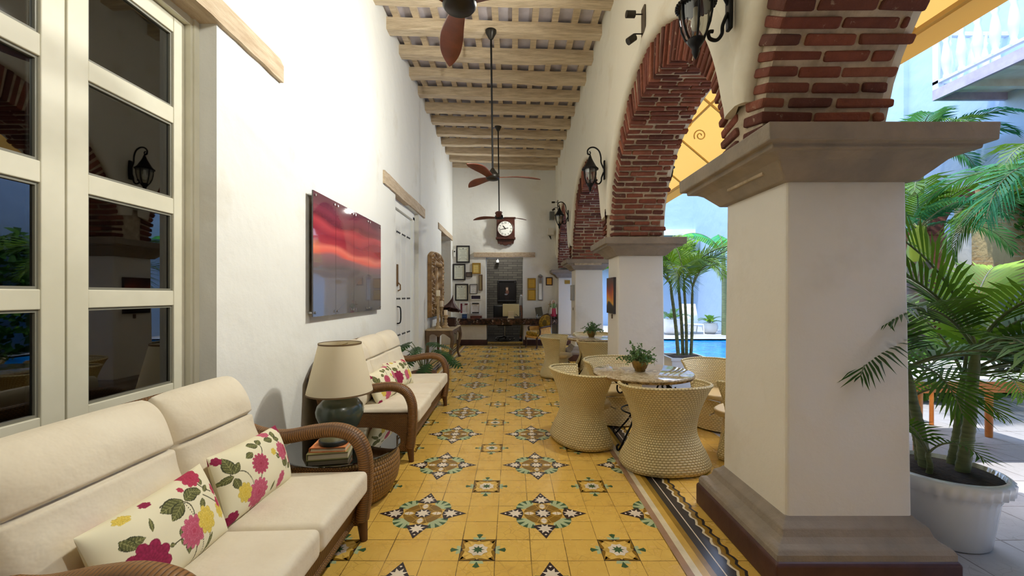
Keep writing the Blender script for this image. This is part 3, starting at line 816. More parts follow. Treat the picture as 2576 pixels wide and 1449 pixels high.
# ---------------------------------------------------------------- floral pillows
M['floral'] = painted('floral_cotton', .9)
MF = NT  # keep
def s2l(rgb): return np.array([lin(v) for v in rgb])
def floral(U, V, items):
    """U,V arrays in metres on the pillow face; returns colours"""
    n = U.shape[0]
    C = np.tile(s2l((228, 220, 188)), (n, 1))
    soft = .5 + .5 * np.sin(U * 23 + 1.3) * np.sin(V * 31 + .4)
    C = C * (1 - .05 * soft[:, None])
    def put(mask, col): C[mask] = col if np.ndim(col) == 1 else col[mask]
    def stem(p0, p1, p2, w=.0017):
        for i in range(26):
            t = i / 25; x = p0[0] * (1 - t) ** 2 + 2 * p1[0] * t * (1 - t) + p2[0] * t * t; y = p0[1] * (1 - t) ** 2 + 2 * p1[1] * t * (1 - t) + p2[1] * t * t
            put((U - x) ** 2 + (V - y) ** 2 < (w * 1.6) ** 2, s2l((74, 70, 44)))
    def leaf(x, y, L, ang, W=None, col=(86, 88, 46)):
        W = W or L * .36; ca, sa = math.cos(R(ang)), math.sin(R(ang))
        du = (U - x) * ca + (V - y) * sa; dv = -(U - x) * sa + (V - y) * ca
        t = du / L; wv = W * np.sin(np.clip(t, 0, 1) * PI) ** .8 * (1 - .35 * t)
        m = (t > 0) & (t < 1) & (np.abs(dv) < wv)
        put(m, s2l((52, 54, 30)))
        m2 = (t > .03) & (t < .97) & (np.abs(dv) < wv * .82)
        vein = (np.abs(dv) < .0012) | (np.abs(np.mod(t * 6 - np.abs(dv) / L * 5, 1) - .5) < .09)
        base = np.tile(s2l(col), (n, 1)); base[vein] = s2l((140, 138, 86))
        put(m2, base)
    def flower(x, y, Rr, dark, light, np_=11, sq=1., rot=0, ph=0):
        cr, sr = math.cos(R(rot)), math.sin(R(rot))
        du = (U - x) * cr + (V - y) * sr; dv = (-(U - x) * sr + (V - y) * cr) / sq
        r = np.sqrt(du ** 2 + dv ** 2); th = np.arctan2(dv, du)
        for ring, (rr, k, off) in enumerate(((1., np_, 0.), (.80, np_, .5), (.60, np_ - 2, .2), (.42, np_ - 3, .6), (.25, 5, .1))):
            pet = np.abs(np.cos((th + ph) * k / 2 + off * PI)) ** .6
            edge = Rr * rr * (.72 + .28 * pet)
            m = r < edge
            t = np.clip(r / np.maximum(edge, 1e-6), 0, 1)
            streak = .5 + .5 * np.cos((th + ph) * k * 3)
            mixv = np.clip(.15 + .85 * t ** 3 * (.4 + .6 * streak), 0, 1)[:, None]
            if ring % 2: mixv = mixv * .75
            col = s2l(dark) * (1 - mixv) + s2l(light) * mixv
            line = (t > .93)
            col[line] = col[line] * .75
            put(m, col)
    for it in items:
        {'s': stem, 'l': leaf, 'f': flower}[it[0]](*it[1:])
    return C
RED = ((140, 24, 50), (206, 96, 122)); PINK = ((164, 34, 66), (218, 124, 148)); WINE = ((112, 10, 48), (168, 36, 84)); YEL = ((196, 164, 40), (236, 214, 110)); CRIM = ((150, 20, 54), (200, 70, 100))
PA = [('s', (.11, .0), (.12, .06), (.10, .13)), ('s', (.275, 0), (.30, .05), (.285, .09)), ('s', (.325, 0), (.33, .1), (.30, .235)), ('s', (.345, .02), (.38, .08), (.37, .10)),
      ('s', (.30, .235), (.26, .27), (.22, .262)), ('s', (.30, .235), (.335, .21), (.315, .16)), ('s', (.40, .21), (.43, .18), (.46, .15)), ('s', (.41, .275), (.40, .24), (.455, .20)), ('s', (.20, .12), (.22, .125), (.245, .118)),
      ('l', .305, .238, .10, 176), ('l', .30, .232, .085, 205), ('l', .31, .235, .085, 8), ('l', .26, .11, .06, 262), ('l', .23, .13, .035, 60, .010), ('l', .225, .12, .04, 300, .01), ('l', .40, .225, .055, 152), ('l', .41, .22, .04, 20), ('l', .42, .245, .04, 60), ('l', .39, .20, .05, 232),
      ('l', .15, .205, .05, 70, .009), ('l', .05, .215, .075, 350), ('l', .06, .235, .06, 300), ('l', .38, .06, .07, 235, .012), ('l', .20, .12, .022, 160, .01),
      ('f', .105, .115, .078, *WINE, 9, 1.0, 15), ('f', .29, .115, .062, *PINK, 13), ('f', .365, .12, .048, *YEL, 8, 1.2), ('f', .465, .115, .03, *YEL, 8, 1.3), ('f', .41, .29, .05, *CRIM, 9, .7, 20), ('f', .48, .20, .018, *CRIM, 7, 1.5), ('f', .475, .145, .018, *CRIM, 7, 1.4),
      ('f', .11, .29, .03, *YEL, 6, .5), ('f', .20, .295, .022, *WINE, 6, .5), ('f', .33, .275, .012, *CRIM, 6)]
PB = [('s', (.04, .2), (.12, .22), (.13, .11)), ('s', (.22, .19), (.20, .15), (.18, .12)), ('s', (.26, .27), (.27, .25), (.22, .21)), ('s', (.39, .29), (.38, .25), (.42, .21)), ('s', (.41, .19), (.42, .13), (.40, .09)), ('s', (.33, .2), (.36, .17), (.39, .17)),
      ('l', .05, .20, .085, 95, .032), ('l', .05, .20, .06, 40, .022), ('l', .05, .19, .06, 190, .02), ('l', .05, .18, .06, 280), ('l', .25, .27, .06, 160), ('l', .25, .275, .045, 20), ('l', .19, .25, .055, 190), ('l', .385, .265, .05, 40), ('l', .38, .26, .05, 345), ('l', .37, .265, .06, 170), ('l', .36, .16, .035, 140), ('l', .40, .10, .055, 60, .022), ('l', .40, .10, .05, 120, .02), ('l', .42, .085, .05, 20), ('l', .25, .03, .05, 50, .01),
      ('f', .205, .185, .058, *RED, 14, .9), ('f', .155, .065, .068, *PINK, 13, .95, 20), ('f', .40, .185, .045, *PINK, 9, 1.2), ('f', .445, .18, .022, *RED, 7, 1.5), ('f', .325, .205, .02, *YEL, 6), ('f', .475, .12, .02, *RED, 7, 1.4), ('f', .34, .055, .045, *PINK, 9, .6, 45), ('f', .36, .30, .03, *PINK, 7, .6), ('f', .08, .10, .035, *YEL, 8, 1.3), ('f', .50, .30, .035, *WINE, 6), ('f', .02, .28, .02, *WINE, 6), ('f', .02, .02, .03, *WINE, 7)]
def pillow(yc, xb, xt, label, items, tilt=0, L=.53, Ht=.315, flip=False, zb=.432, ry=0):
    NU, NV = 240, 144
    b = MB()
    base = Vector((xb, yc, zb)); upv = Vector((xt - xb, 0, .305)).normalized(); nrm = Vector((upv.z, 0, -upv.x))
    rm = Matrix.Rotation(ry, 3, 'Z') @ Matrix.Rotation(tilt, 3, nrm)
    def f(sgn):
        def g(u, v):
            x, y = 2 * u - 1, 2 * v - 1
            t = .082 * max(0, (1 - abs(x) ** 2.6)) ** .55 * max(0, (1 - abs(y) ** 2.6)) ** .55
            px = 1 - .055 * (1 - abs(x) ** 1.0) * abs(y) ** 3 * 0 - .045 * (1 - y * y); py = 1 - .06 * (1 - x * x)
            q = rm @ (Vector((0, 1, 0)) * (x * L / 2 * (1 - .035 * (1 - y * y))) + upv * (y * Ht / 2 * (1 - .05 * (1 - x * x))) + nrm * sgn * t)
            return base + upv * (Ht / 2) + q
        return g
    b.grid(f(1), NU, NV); b.grid(f(-1), NU, NV)
    o = b.build('floral_pillow', M['floral'])
    u = np.repeat(np.linspace(0, 1, NU + 1), NV + 1); v = np.tile(np.linspace(0, 1, NV + 1), NU + 1)
    U = u * .52; V = v * .31
    C = floral(U, V, items); Cb = floral(.52 - U, V, items)
    A = np.ones((2 * len(u), 4)); A[:len(u), :3] = C; A[len(u):, :3] = Cb
    set_cols(o, A)
    return tag(o, label, 'pillow', 'floral pillows')
pillow(1.555, -1.225, -1.345, 'floral lumbar pillow nearest the camera, big wine-red dahlia at its left end', PA, R(2))
pillow(2.115, -1.245, -1.345, 'floral pillow against the far arm of the front sofa, round red dahlia in its middle', PB, R(-2))
pillow(4.18, -1.22, -1.34, 'floral pillow on the farther sofa, nearer one beside the lamp', PB, R(4), ry=R(-6))
pillow(4.70, -1.20, -1.34, 'floral pillow on the farther sofa, the one nearer the far arm', PA, R(-3), ry=R(-8))

# ================================================================== rattan side table, lamp, books
tx, ty = -1.235, 3.09
st = thing('rattan_side_table', 'low round rattan side table with glass top between the two sofas', 'side table', (tx, ty, 0))
b = MB(); b.lathe([(.30, .0), (.345, .04), (.385, .12), (.40, .20), (.395, .28), (.375, .335), (.35, .345), (.33, .33)], 56, tx, ty, 0)
b.build('drum', weave('side_table_weave', c(84, 54, 24), c(172, 128, 72), 46, 34, .5, .008, .5), st)
b = MB(); b.lathe([(.0, .30), (.345, .30)], 40, tx, ty, 0, 0, False, False); b.build('shelf', mottled('table_shelf', c(96, 82, 56), c(70, 58, 38), 5, .5), st)
b = MB(); b.lathe([(.0, .349), (.40, .349), (.405, .353), (.405, .358), (.40, .362), (.0, .362)], 64, tx, ty, 0, 0, False, False); b.build('glass_top', M['glass_table'], st)
lx, ly = -1.335, 3.27
lamp = thing('table_lamp', 'table lamp with dark green ceramic vase base and big cream shade', 'lamp', (lx, ly, .362))
b = MB(); b.lathe([(.085, 0), (.09, .012), (.10, .03), (.145, .10), (.172, .17), (.176, .205), (.165, .245), (.13, .285), (.095, .305), (.088, .33), (.096, .352), (.094, .36), (.02, .362)], 48, lx, ly, .3625)
b.build('vase_base', mottled('green_ceramic', c(62, 74, 64), c(92, 96, 74), 5, .28, .45, .8, coat=.35), lamp)
b = MB(); b.tube([(lx, ly, .72), (lx, ly, 1.07)], .009, 8); b.tube([(lx - .15, ly, 1.065), (lx + .15, ly, 1.065)], .003, 6); b.tube([(lx, ly - .15, 1.065), (lx, ly + .15, 1.065)], .003, 6); b.build('stem', M['brass'], lamp)
b = MB(); b.lathe([(.243, .0), (.241, .01), (.157, .365), (.155, .375)], 48, lx, ly, .707, 0, True, False); b.lathe([(.239, .0), (.153, .375)], 48, lx, ly, .707, 0, True, False)
b.build('lamp_shade', M['shade'], lamp)
b = MB(); b.lathe([(.2445, -.004), (.2445, .008)], 48, lx, ly, .707, 0, True, False); M['shade_trim'] = mottled('shade_trim', c(120, 96, 64), c(100, 80, 54), 8); b.build('shade_trim', M['shade_trim'], lamp)
b = MB(); b.lathe([(.158, .368), (.158, .380)], 48, lx, ly, .707, 0, True, False); b.build('shade_trim', M['shade_trim'], lamp)
b = MB(); b.lathe([(.0, -.04), (.022, -.03), (.03, 0), (.022, .03), (.014, .05)], 16, lx, ly, .86); b.build('bulb', simple('opal_bulb', c(238, 236, 226), .3), lamp)
def book(x, y, z, sx, sy, h, rz, cover, label):
    r = thing('book', label, 'book', (x, y, z), rz, 'books on the side table')
    b = MB(); b.cbox(0, 0, .003, sx, sy, .006); b.cbox(0, 0, h - .003, sx, sy, .006); b.cbox(-sx / 2 + .003, 0, h / 2, .006, sy, h); b.build('cover', cover, r, local=True)
    b = MB(); b.cbox(.004, 0, h / 2, sx - .012, sy - .01, h - .012); b.build('pages', simple('book_pages', c(206, 192, 160), .8) if 'book_pages' not in bpy.data.materials else bpy.data.materials['book_pages'], r, local=True)
    return r
book(-1.25, 2.90, .3625, .26, .20, .045, R(12), simple('cover_green', c(148, 142, 92), .5), 'thick book with olive cover on the glass side table, under another')
book(-1.245, 2.905, .4080, .235, .18, .032, R(6), mottled('cover_orange', c(204, 112, 62), c(226, 150, 96), 24, .5), 'book with orange printed cover lying on the thicker book')
bd = thing('ceramic_dome', 'dark round ceramic dome lying on the two stacked books', 'ornament', (-1.225, 2.90, .4405))
b = MB(); b.lathe([(.088, 0), (.096, .006), (.098, .03), (.092, .036)], 36, -1.225, 2.90, .4405); b.build('band', simple('dome_band', c(42, 46, 42), .4), bd)
b = MB(); b.lathe([(.092, .036), (.085, .05), (.06, .072), (.03, .083), (.0, .087)], 36, -1.225, 2.90, .4405, 0, True, False); b.build('dome', mottled('dome_glaze', c(104, 100, 66), c(84, 80, 50), 12, .4), bd)

# ================================================================== tub chairs and bistro tables
def chair_r(z):
    t = z / .70
    if t < .48: k = (t / .48); s = k * k * (3 - 2 * k); rx = lerp(.385, .262, s); ry = lerp(.30, .205, s)
    else: k = (t - .48) / .52; s = k ** 1.7; rx = lerp(.262, .388, s); ry = lerp(.205, .305, s)
    return rx, ry
PH = R(112)
def shell_pt(u, v, ins=0.):
    ph = lerp(-PH, PH, u); z = .012 + v * .688
    rx, ry = chair_r(z); rx -= ins; ry -= ins
    if v < .04: rx -= .02 * (1 - v / .04); ry -= .02 * (1 - v / .04)
    s, cc = math.sin(ph), math.cos(ph)
    e = .86
    return (rx * math.copysign(abs(s) ** e, s), -ry * math.copysign(abs(cc) ** e, cc), z + .012 * (cc - .2) * v)
def make_chair(label):
    r = thing('tub_chair', label, 'chair', (0, 0, 0), 0, 'cream woven tub chairs')
    b = MB(); b.grid(shell_pt, 72, 44, uv=lambda u, v: (u * 1.30, v * .80)); b.build('shell', M['wicker_cream'], r, local=True)
    b = MB(); b.grid(lambda u, v: shell_pt(1 - u, v, .024), 72, 44, uv=lambda u, v: (u * 1.22, v * .80)); b.build('inner_lining', M['wicker_cream_in'], r, local=True)
    b = MB(); rim = [(Vector(shell_pt(0, k / 20)) + Vector(shell_pt(0, k / 20, .024))) / 2 for k in range(21)]
    rim += [(Vector(shell_pt(i / 60, 1)) + Vector(shell_pt(i / 60, 1, .024))) / 2 for i in range(1, 60)]
    rim += [(Vector(shell_pt(1, 1 - k / 20)) + Vector(shell_pt(1, 1 - k / 20, .024))) / 2 for k in range(21)]
    b.tube(rim, .015, 8); b.build('rim', M['wicker_cream'], r, local=True)
    b = MB(); n = 40; ring = []
    for i in range(n):
        a = 2 * PI * i / n; s, cc = math.sin(a), math.cos(a); ring.append((.235 * math.copysign(abs(s) ** .75, s), .03 + (-.20 if cc > 0 else -.235) * math.copysign(abs(cc) ** .75, cc)))
    b.prism(ring, lambda x, y, h: (x, y, h), .345, .40); b.build('seat', M['wicker_cream_in'], r, local=True, mods=[bevel(.018, 3)])
    b = MB()
    def fp(u, v):
        ph = lerp(PH, 2 * PI - PH, u); z = lerp(.015, .35, v); k = lerp(1.12, .90, v)
        return (.255 * k * math.sin(ph), -.205 * k * math.cos(ph), z)
    b.grid(fp, 20, 12, uv=lambda u, v: (u * .5, v * .36)); b.build('base_panel', M['wicker_cream_in'], r, local=True)
    b = MB(); b.tube([(-.22, .243, .345), (.22, .243, .345)], .007, 6); b.build('seat_trim', M['steel'], r, local=True)
    return r
T1 = (1.272, 4.14); T2 = (1.43, 7.40)
ch0 = make_chair('cream woven tub chair nearest the camera, its back to us beside the big pillar')
def face(x, y, T, extra=0): return math.atan2(T[1] - y, T[0] - x) - PI / 2 + extra
def put(x, y, T, label, first=None, extra=0):
    rz = face(x, y, T, extra)
    if first: first.location = (x, y, 0); first.rotation_euler = (0, 0, rz); return first
    return dup(ch0, (x, y, 0), rz, label)
put(1.295, 3.61, T1, '', ch0, R(4))
put(.70, 4.24, T1, 'cream woven tub chair on the corridor side of the first table, seen from its side', None, R(30))
put(1.20, 4.86, T1, 'cream woven tub chair behind the first table, its rim showing over the tabletop')
put(2.25, 4.67, T1, 'cream woven tub chair on the pool side of the first table, the farther one')
put(2.15, 3.88, T1, 'cream tub chair at the first table, half hidden by the big front pillar', None, R(-30))
put(.80, 7.62, T2, 'tub chair on the corridor side of the second table, farther along the gallery')
put(1.42, 6.82, T2, 'tub chair at the near side of the second table, cut off by the middle pillar')
put(1.55, 8.12, T2, 'tub chair beyond the second table, mostly hidden by it')

def make_table(label):
    r = thing('bistro_table', label, 'table', (0, 0, 0), 0, 'round stone tables')
    b = MB(); b.lathe([(.0, .668), (.455, .668), (.472, .674), (.477, .695)], 64, 0, 0, 0, 1, True, False); b.lathe([(.477, .695), (.472, .709), (.462, .713), (.0, .713)], 64, 0, 0, 0, 0, True, False)
    b.build('tabletop', [M['granite'], M['granite_edge']], r, local=True)
    b = MB(); b.lathe([(.13, .655), (.30, .655), (.30, .668), (.0, .668)], 40, 0, 0, 0, 0, True, False); b.build('apron_ring', M['iron'], r, local=True)
    b = MB(); b.tube([(.20 * math.cos(R(t)), .20 * math.sin(R(t)), .33) for t in range(0, 361, 12)], .008, 6, caps=False); b.build('foot_ring', M['iron'], r, local=True)
    for k in range(4):
        m = Matrix.Rotation(R(90 * k + 35), 4, 'Z'); b = MB()
        p = spline([(.26, 0, .655), (.30, 0, .60), (.255, 0, .565), (.225, 0, .60), (.25, 0, .63), (.28, 0, .60), (.22, 0, .50), (.14, 0, .42), (.11, 0, .33), (.16, 0, .22), (.26, 0, .10), (.33, 0, .02), (.36, 0, .012), (.37, 0, .05), (.345, 0, .06)], 5)
        b.tube([m @ q for q in p], .0095, 8); b.build('leg', M['iron'], r, local=True)
        b = MB(); sp = [(.31 + (.012 + .05 * t) * math.cos(7 * t), 0, .585 + (.012 + .05 * t) * math.sin(7 * t)) for t in [i / 30 * .98 for i in range(31)]]
        b.tube([m @ Vector(q) for q in sp], .008, 6); b.build('scroll', M['iron'], r, local=True)
    return r
t1 = make_table('round granite table with iron scroll base, nearest one, between the tub chairs'); t1.location = (*T1, 0)
dup(t1, (*T2, 0), R(10), 'round granite table farther back, half hidden by the middle pillar')
def potplant(x, y, z, label, seed, s=1.):
    r = thing('potted_succulent', label, 'potted plant', (x, y, z), 0, 'table centrepiece plants')
    rr = random.Random(seed); b = MB()
    b.lathe([(.045, 0), (.052, .006), (.048, .014), (.062, .035), (.075, .075), (.078, .105), (.074, .108), (.066, .09), (.0, .088)], 48, 0, 0, 0, 0, True, False, rfn=lambda a, q: 1 + (.035 * math.cos(16 * a) if .012 < q < .104 else 0))
    b.build('brass_bowl', mottled('ribbed_brass', c(158, 128, 66), c(104, 80, 40), 9, .35, metal=.75) if 'ribbed_brass' not in bpy.data.materials else bpy.data.materials['ribbed_brass'], r, local=True)
    b = MB(); b.lathe([(.0, .093), (.068, .09)], 20, 0, 0, 0, 0, True, False); b.build('soil', M['soil'], r, local=True)
    lf = MB(); stm = MB()
    for i in range(54):
        a = rr.uniform(0, 2 * PI); el = rr.uniform(.25, 1.45); L = rr.uniform(.09, .20) * (1.0 if el > .7 else 1.05)
        d = Vector((math.cos(a) * math.cos(el), math.sin(a) * math.cos(el), math.sin(el)))
        p0 = Vector((d.x * .045, d.y * .045, .09)); p2 = p0 + d * L + Vector((0, 0, -.05 if el < .7 else 0)); p1 = p0 + d * L * .5 + Vector((0, 0, .035))
        path = bez(p0, p1, p2, 6); stm.tube(path, .0022, 5)
        for q in range(rr.randint(7, 11)):
            t = path[min(6, 2 + int(q / 2))] + Vector([rr.uniform(-.014, .014) for _ in range(3)])
            ax = Vector([rr.uniform(-1, 1), rr.uniform(-1, 1), rr.uniform(-.2, 1)]).normalized(); u_ = ax.orthogonal().normalized(); v_ = ax.cross(u_); rad = rr.uniform(.009, .0145)
            ring = [t + u_ * rad * math.cos(k * PI / 3) + v_ * rad * .8 * math.sin(k * PI / 3) for k in range(6)]
            lf.add(ring + [t + ax * rad * .3], [(k, (k + 1) % 6, 6) for k in range(6)], 0, True)
    stm.build('stems', M['stem'], r, local=True); lf.build('foliage', M['leaf_soft'], r, local=True)
    return r
potplant(T1[0] - .03, T1[1] - .02, .713, 'small leafy plant in a ribbed brass bowl on the nearest granite table', 3)
potplant(1.385, 7.42, .713, 'small leafy plant in a brass bowl on the farther granite table', 5)
# ================================================================== left wall: acrylic picture, carved panel
pic = thing('wall_picture', 'large glossy red sunset picture of four acrylic panels on the left wall', 'picture', (XL + .05, 4.62, 1.8))
M['acrylic'] = painted('acrylic_print', .04, spec=.9)
M['acrylic'].node_tree.nodes['Principled BSDF'].inputs['Coat Weight'].default_value = .6
M['acrylic'].node_tree.nodes['Principled BSDF'].inputs['Coat Roughness'].default_value = .02
def grad(v, stops):
    for (a, ca), (b_, cb) in zip(stops, stops[1:]):
        if v <= b_: t = (v - a) / (b_ - a); return [lerp(lin(x), lin(y), t) for x, y in zip(ca, cb)]
    return [lin(x) for x in stops[-1][1]]
SUN = [(0, (92, 90, 92)), (.2, (102, 98, 100)), (.40, (112, 102, 104)), (.485, (150, 106, 112)), (.52, (232, 108, 96)), (.56, (238, 128, 112)), (.60, (176, 62, 72)), (.68, (150, 50, 66)), (.76, (190, 74, 82)), (.82, (112, 48, 62)), (.88, (134, 60, 78)), (.95, (104, 52, 70)), (1, (96, 50, 66))]
py0, py1, pz0, pz1 = 3.68, 5.575, 1.263, 2.372
for k in range(4):
    b = MB(); a, d = py0 + (py1 - py0) * k / 4 + .002, py0 + (py1 - py0) * (k + 1) / 4 - .002
    NU, NV = 24, 90; X = XL + .062
    b.grid(lambda u, v: (X, lerp(a, d, u), lerp(pz0, pz1, v)), NU, NV, smooth=False)
    nb = len(b.v)
    b.box(X - .012, X - .0005, a, d, pz0, pz1)
    o = b.build('acrylic_panel', M['acrylic'], pic)
    cols = []
    for i in range(NU + 1):
        for j in range(NV + 1):
            y = lerp(a, d, i / NU); v = j / NV
            w = v + .022 * math.sin(y * 3.1 + v * 9) + .014 * math.sin(y * 7.3 - v * 14 + 1) * (v > .5)
            cols.append(grad(min(1, max(0, w)), SUN) + [1])
    cols += [[lin(40), lin(26), lin(32), 1]] * (len(b.v) - nb)
    set_cols(o, cols)
    for yy in (a + .035, d - .035):
        for zz in (pz0 + .035, pz1 - .035):
            s_ = MB(); s_.tube([(XL, yy, zz), (XL + .072, yy, zz)], .011, 12); s_.build('standoff', M['steel'], o)
# carved gilded panel
M['carved'] = mottled('carved_gilt_wood', c(170, 134, 82), c(128, 96, 56), 8, .5, bump=(20, .4, .01))
cv = thing('carved_panel', 'tall carved gilded wooden panel hanging above the console table', 'carved panel', (XL, 9.75, 1.7))
cy0, cy1, cz0, cz1 = 8.94, 10.58, .965, 2.43
b = MB(); NU, NV = 110, 110
def carve(u, v):
    y = lerp(cy0, cy1, u); top = cz1 - .14 * (abs(2 * u - 1)) ** 3.0; z = lerp(cz0, top, v)
    du, dv = min(u, 1 - u), min(v, 1 - v)
    inner = du > .24 and dv > .20
    h = .060 + .048 * math.sin(22 * u + 5 * math.sin(15 * v)) * math.sin(26 * v + 4 * math.sin(17 * u)) + .010 * math.sin(70 * (u + v))
    if .20 < du and .16 < dv and not inner: h = .105
    if inner: h = .022 + .016 * math.sin(34 * v + 2 * math.sin(24 * u))
    if du < .035 or dv < .03: h = .085
    if du < .004 or dv < .004: h = .0
    return (XL + h, y, z)
b.grid(carve, NU, NV); b.build('relief', M['carved'], cv)

# ================================================================== console table with candlesticks and gramophone
ct = thing('console_table', 'carved wooden console table with curved legs against the left wall', 'console table', (-1.52, 9.3, 0))
k0x, k1x, ky0, ky1, kz = -1.78, -1.25, 8.66, 9.98, .745
M['grey_wood'] = mottled('weathered_wood', c(112, 88, 64), c(84, 64, 46), 6, .6, bump=(16, .4, .01))
M['console_top'] = mottled('pale_console_top', c(196, 178, 146), c(170, 150, 120), 5, .4)
b = MB(); b.box(k0x, k1x + .02, ky0 - .02, ky1 + .02, kz - .03, kz); b.build('tabletop', M['console_top'], ct, mods=[bevel(.01, 3)])
b = MB()
def apr(p, q, nx, ny):
    n = 30; vs = []
    for i in range(n + 1):
        t = i / n; e = abs(2 * t - 1); dz = .07 + .10 * e ** 3 + .045 * math.exp(-((t - .5) / .10) ** 2) + .012 * math.cos(14 * t)
        x, y = lerp(p[0], q[0], t), lerp(p[1], q[1], t); bl = .012 * math.sin(PI * t)
        vs += [(x + nx * bl, y + ny * bl, kz - .03), (x + nx * bl, y + ny * bl, kz - .03 - dz), (x - nx * .02, y - ny * .02, kz - .03 - dz), (x - nx * .02, y - ny * .02, kz - .03)]
    b.add(vs, [(i * 4 + k, i * 4 + (k + 1) % 4, (i + 1) * 4 + (k + 1) % 4, (i + 1) * 4 + k) for i in range(n) for k in range(4)])
apr((k0x, ky0), (k1x, ky0), 0, -1); apr((k1x, ky0), (k1x, ky1), 1, 0); apr((k1x, ky1), (k0x, ky1), 0, 1)
b.build('carved_apron', M['grey_wood'], ct, mods=[('SOLIDIFY', dict(thickness=.004))])
for x, sx in ((k0x + .03, 1), (k1x - .02, 1)):
    for y, sy in ((ky0 + .03, -1), (ky1 - .03, 1)):
        b = MB(); d = sx if x > -1.5 else -.0
        p = spline([(x, y, .71), (x + .02 * d, y + .015 * sy, .62), (x + .035 * d, y + .02 * sy, .52), (x + .01 * d, y + .005 * sy, .36), (x - .02 * d, y - .012 * sy, .2), (x - .01 * d, y - .005 * sy, .08), (x + .03 * d, y + .015 * sy, .0)], 5)
        n = len(p); b.tube(p, [lerp(.052, .024, min(1, i / n * 1.25)) + (.012 if i > n - 4 else 0) for i in range(n)], 10); b.build('leg', M['grey_wood'], ct)
def candlestick(px, Y, ybase, ytop, label, fat=1.):
    x = XP(px, Y); hh = ZP(ytop, Y) - kz; ch = .125 if hh > .5 else .11; L = hh - ch
    r = thing('candlestick', label, 'candlestick', (x, Y, kz), 0, 'candlesticks on the console')
    b = MB(); s = fat
    b.lathe([(.075 * s, 0), (.078 * s, .015), (.06 * s, .03), (.038 * s, .06), (.045 * s, .09), (.03 * s, .13), (.026 * s, L * .4), (.034 * s, L * .55), (.026 * s, L * .7), (.03 * s, L - .08), (.046 * s, L - .045), (.032 * s, L - .03), (.06 * s, L - .012), (.064 * s, L), (.0, L)], 24, x, Y, kz + .001)
    b.build('holder', mottled('limed_turned_wood', c(196, 172, 132), c(160, 134, 96), 12, .6) if 'limed_turned_wood' not in bpy.data.materials else bpy.data.materials['limed_turned_wood'], r)
    b = MB(); b.lathe([(.043, 0), (.044, ch * .93), (.036, ch), (.006, ch * .96), (.0, ch * .96)], 20, x, Y, kz + L + .001); b.tube([(x, Y, kz + L + ch * .94), (x + .002, Y, kz + L + ch + .012)], .0018, 5); b.build('candle', M['candle'], r)
candlestick(1102, 8.90, 825, 730, 'tallest candlestick on the console table, with an ivory pillar candle')
candlestick(1110.5, 9.32, 822, 757, 'middle candlestick on the console table, between the tall and the short one')
candlestick(1121, 9.06, 824, 780, 'shortest candlestick on the console table, thick candle on top', 1.1)
gp = thing('gramophone', 'small black gramophone with a pointed horn on the console table', 'gramophone', (-1.43, 9.55, kz))
gy = 9.62; gx = XP(1132, gy)
b = MB(); b.box(gx - .13, gx + .13, gy - .13, gy + .13, kz + .02, kz + .17); b.box(gx - .15, gx + .15, gy - .15, gy + .15, kz, kz + .03); b.box(gx - .14, gx + .14, gy - .14, gy + .14, kz + .165, kz + .185); b.build('case', M['wood_dark'], gp, mods=[bevel(.006)])
b = MB(); b.lathe([(.12, 0), (.12, .01), (.0, .012)], 28, gx, gy, kz + .186); b.build('turntable', M['black_plastic'], gp)
b = MB(); hp = spline([(gx - .12, gy + .02, kz + .19), (gx - .16, gy + .02, kz + .27), (gx - .12, gy + .01, kz + .36), (gx - .02, gy, kz + .40), (gx + .03, gy, kz + .46)], 6)
b.tube(hp, [lerp(.018, .03, i / (len(hp) - 1)) for i in range(len(hp))], 10)
n = 32; vs = []; tip = Vector((gx + .07, gy - .02, kz + .70)); ax = Vector((-.12, -.25, -1)).normalized(); u_ = ax.orthogonal().normalized(); v_ = ax.cross(u_)
for k in range(13):
    t = k / 12; rad = .008 + .225 * t ** 2.0
    for i in range(n): q = 2 * PI * i / n; vs.append(tip + ax * .34 * t + (u_ * math.cos(q) + v_ * math.sin(q)) * rad * (1 + .09 * t * math.cos(8 * q)))
b.add(vs, [(k * n + i, k * n + (i + 1) % n, (k + 1) * n + (i + 1) % n, (k + 1) * n + i) for k in range(12) for i in range(n)], 0, True)
b.build('horn', simple('horn_brown', c(70, 42, 44), .4, .3), gp, mods=[('SOLIDIFY', dict(thickness=.003))])
b = MB(); b.tube([(gx + .13, gy, kz + .1), (gx + .19, gy, kz + .1), (gx + .19, gy, kz + .05), (gx + .22, gy, kz + .05)], .006, 6); b.build('crank', M['steel'], gp)

# ================================================================== leafy plant behind the farther sofa
def lobed_leaf(b, base, d, up, L, W, droop, seed):
    rr = random.Random(seed); d = Vector(d).normalized(); side = d.cross(Vector(up)).normalized(); n_ = side.cross(d)
    N = 7; mid = []
    for i in range(N + 1):
        t = i / N; mid.append(Vector(base) + d * L * t - Vector((0, 0, 1)) * droop * t * t)
    for i in range(N):
        for sg in (-1, 1):
            t = (i + .5) / N; w = W * math.sin(PI * min(1, t * .92 + .12)) ** .7 * rr.uniform(.85, 1.1)
            a, e = mid[i], mid[i + 1]; out = side * sg * w + d * L * .10 + n_ * (-.1 * w)
            tip = (a + e) / 2 + out; w2 = (e - a) * .42
            m1 = (a + e) / 2 + out * .6
            b.add([a, e, m1 + w2 * 1.0, tip, m1 - w2 * .8], [(0, 1, 2, 4), (4, 2, 3)] if sg > 0 else [(1, 0, 4, 2), (2, 4, 3)], 0, True)
ph = thing('philodendron', 'dark green split-leaf plant behind the far arm of the longer sofa', 'plant', (-1.36, 6.45, 0))
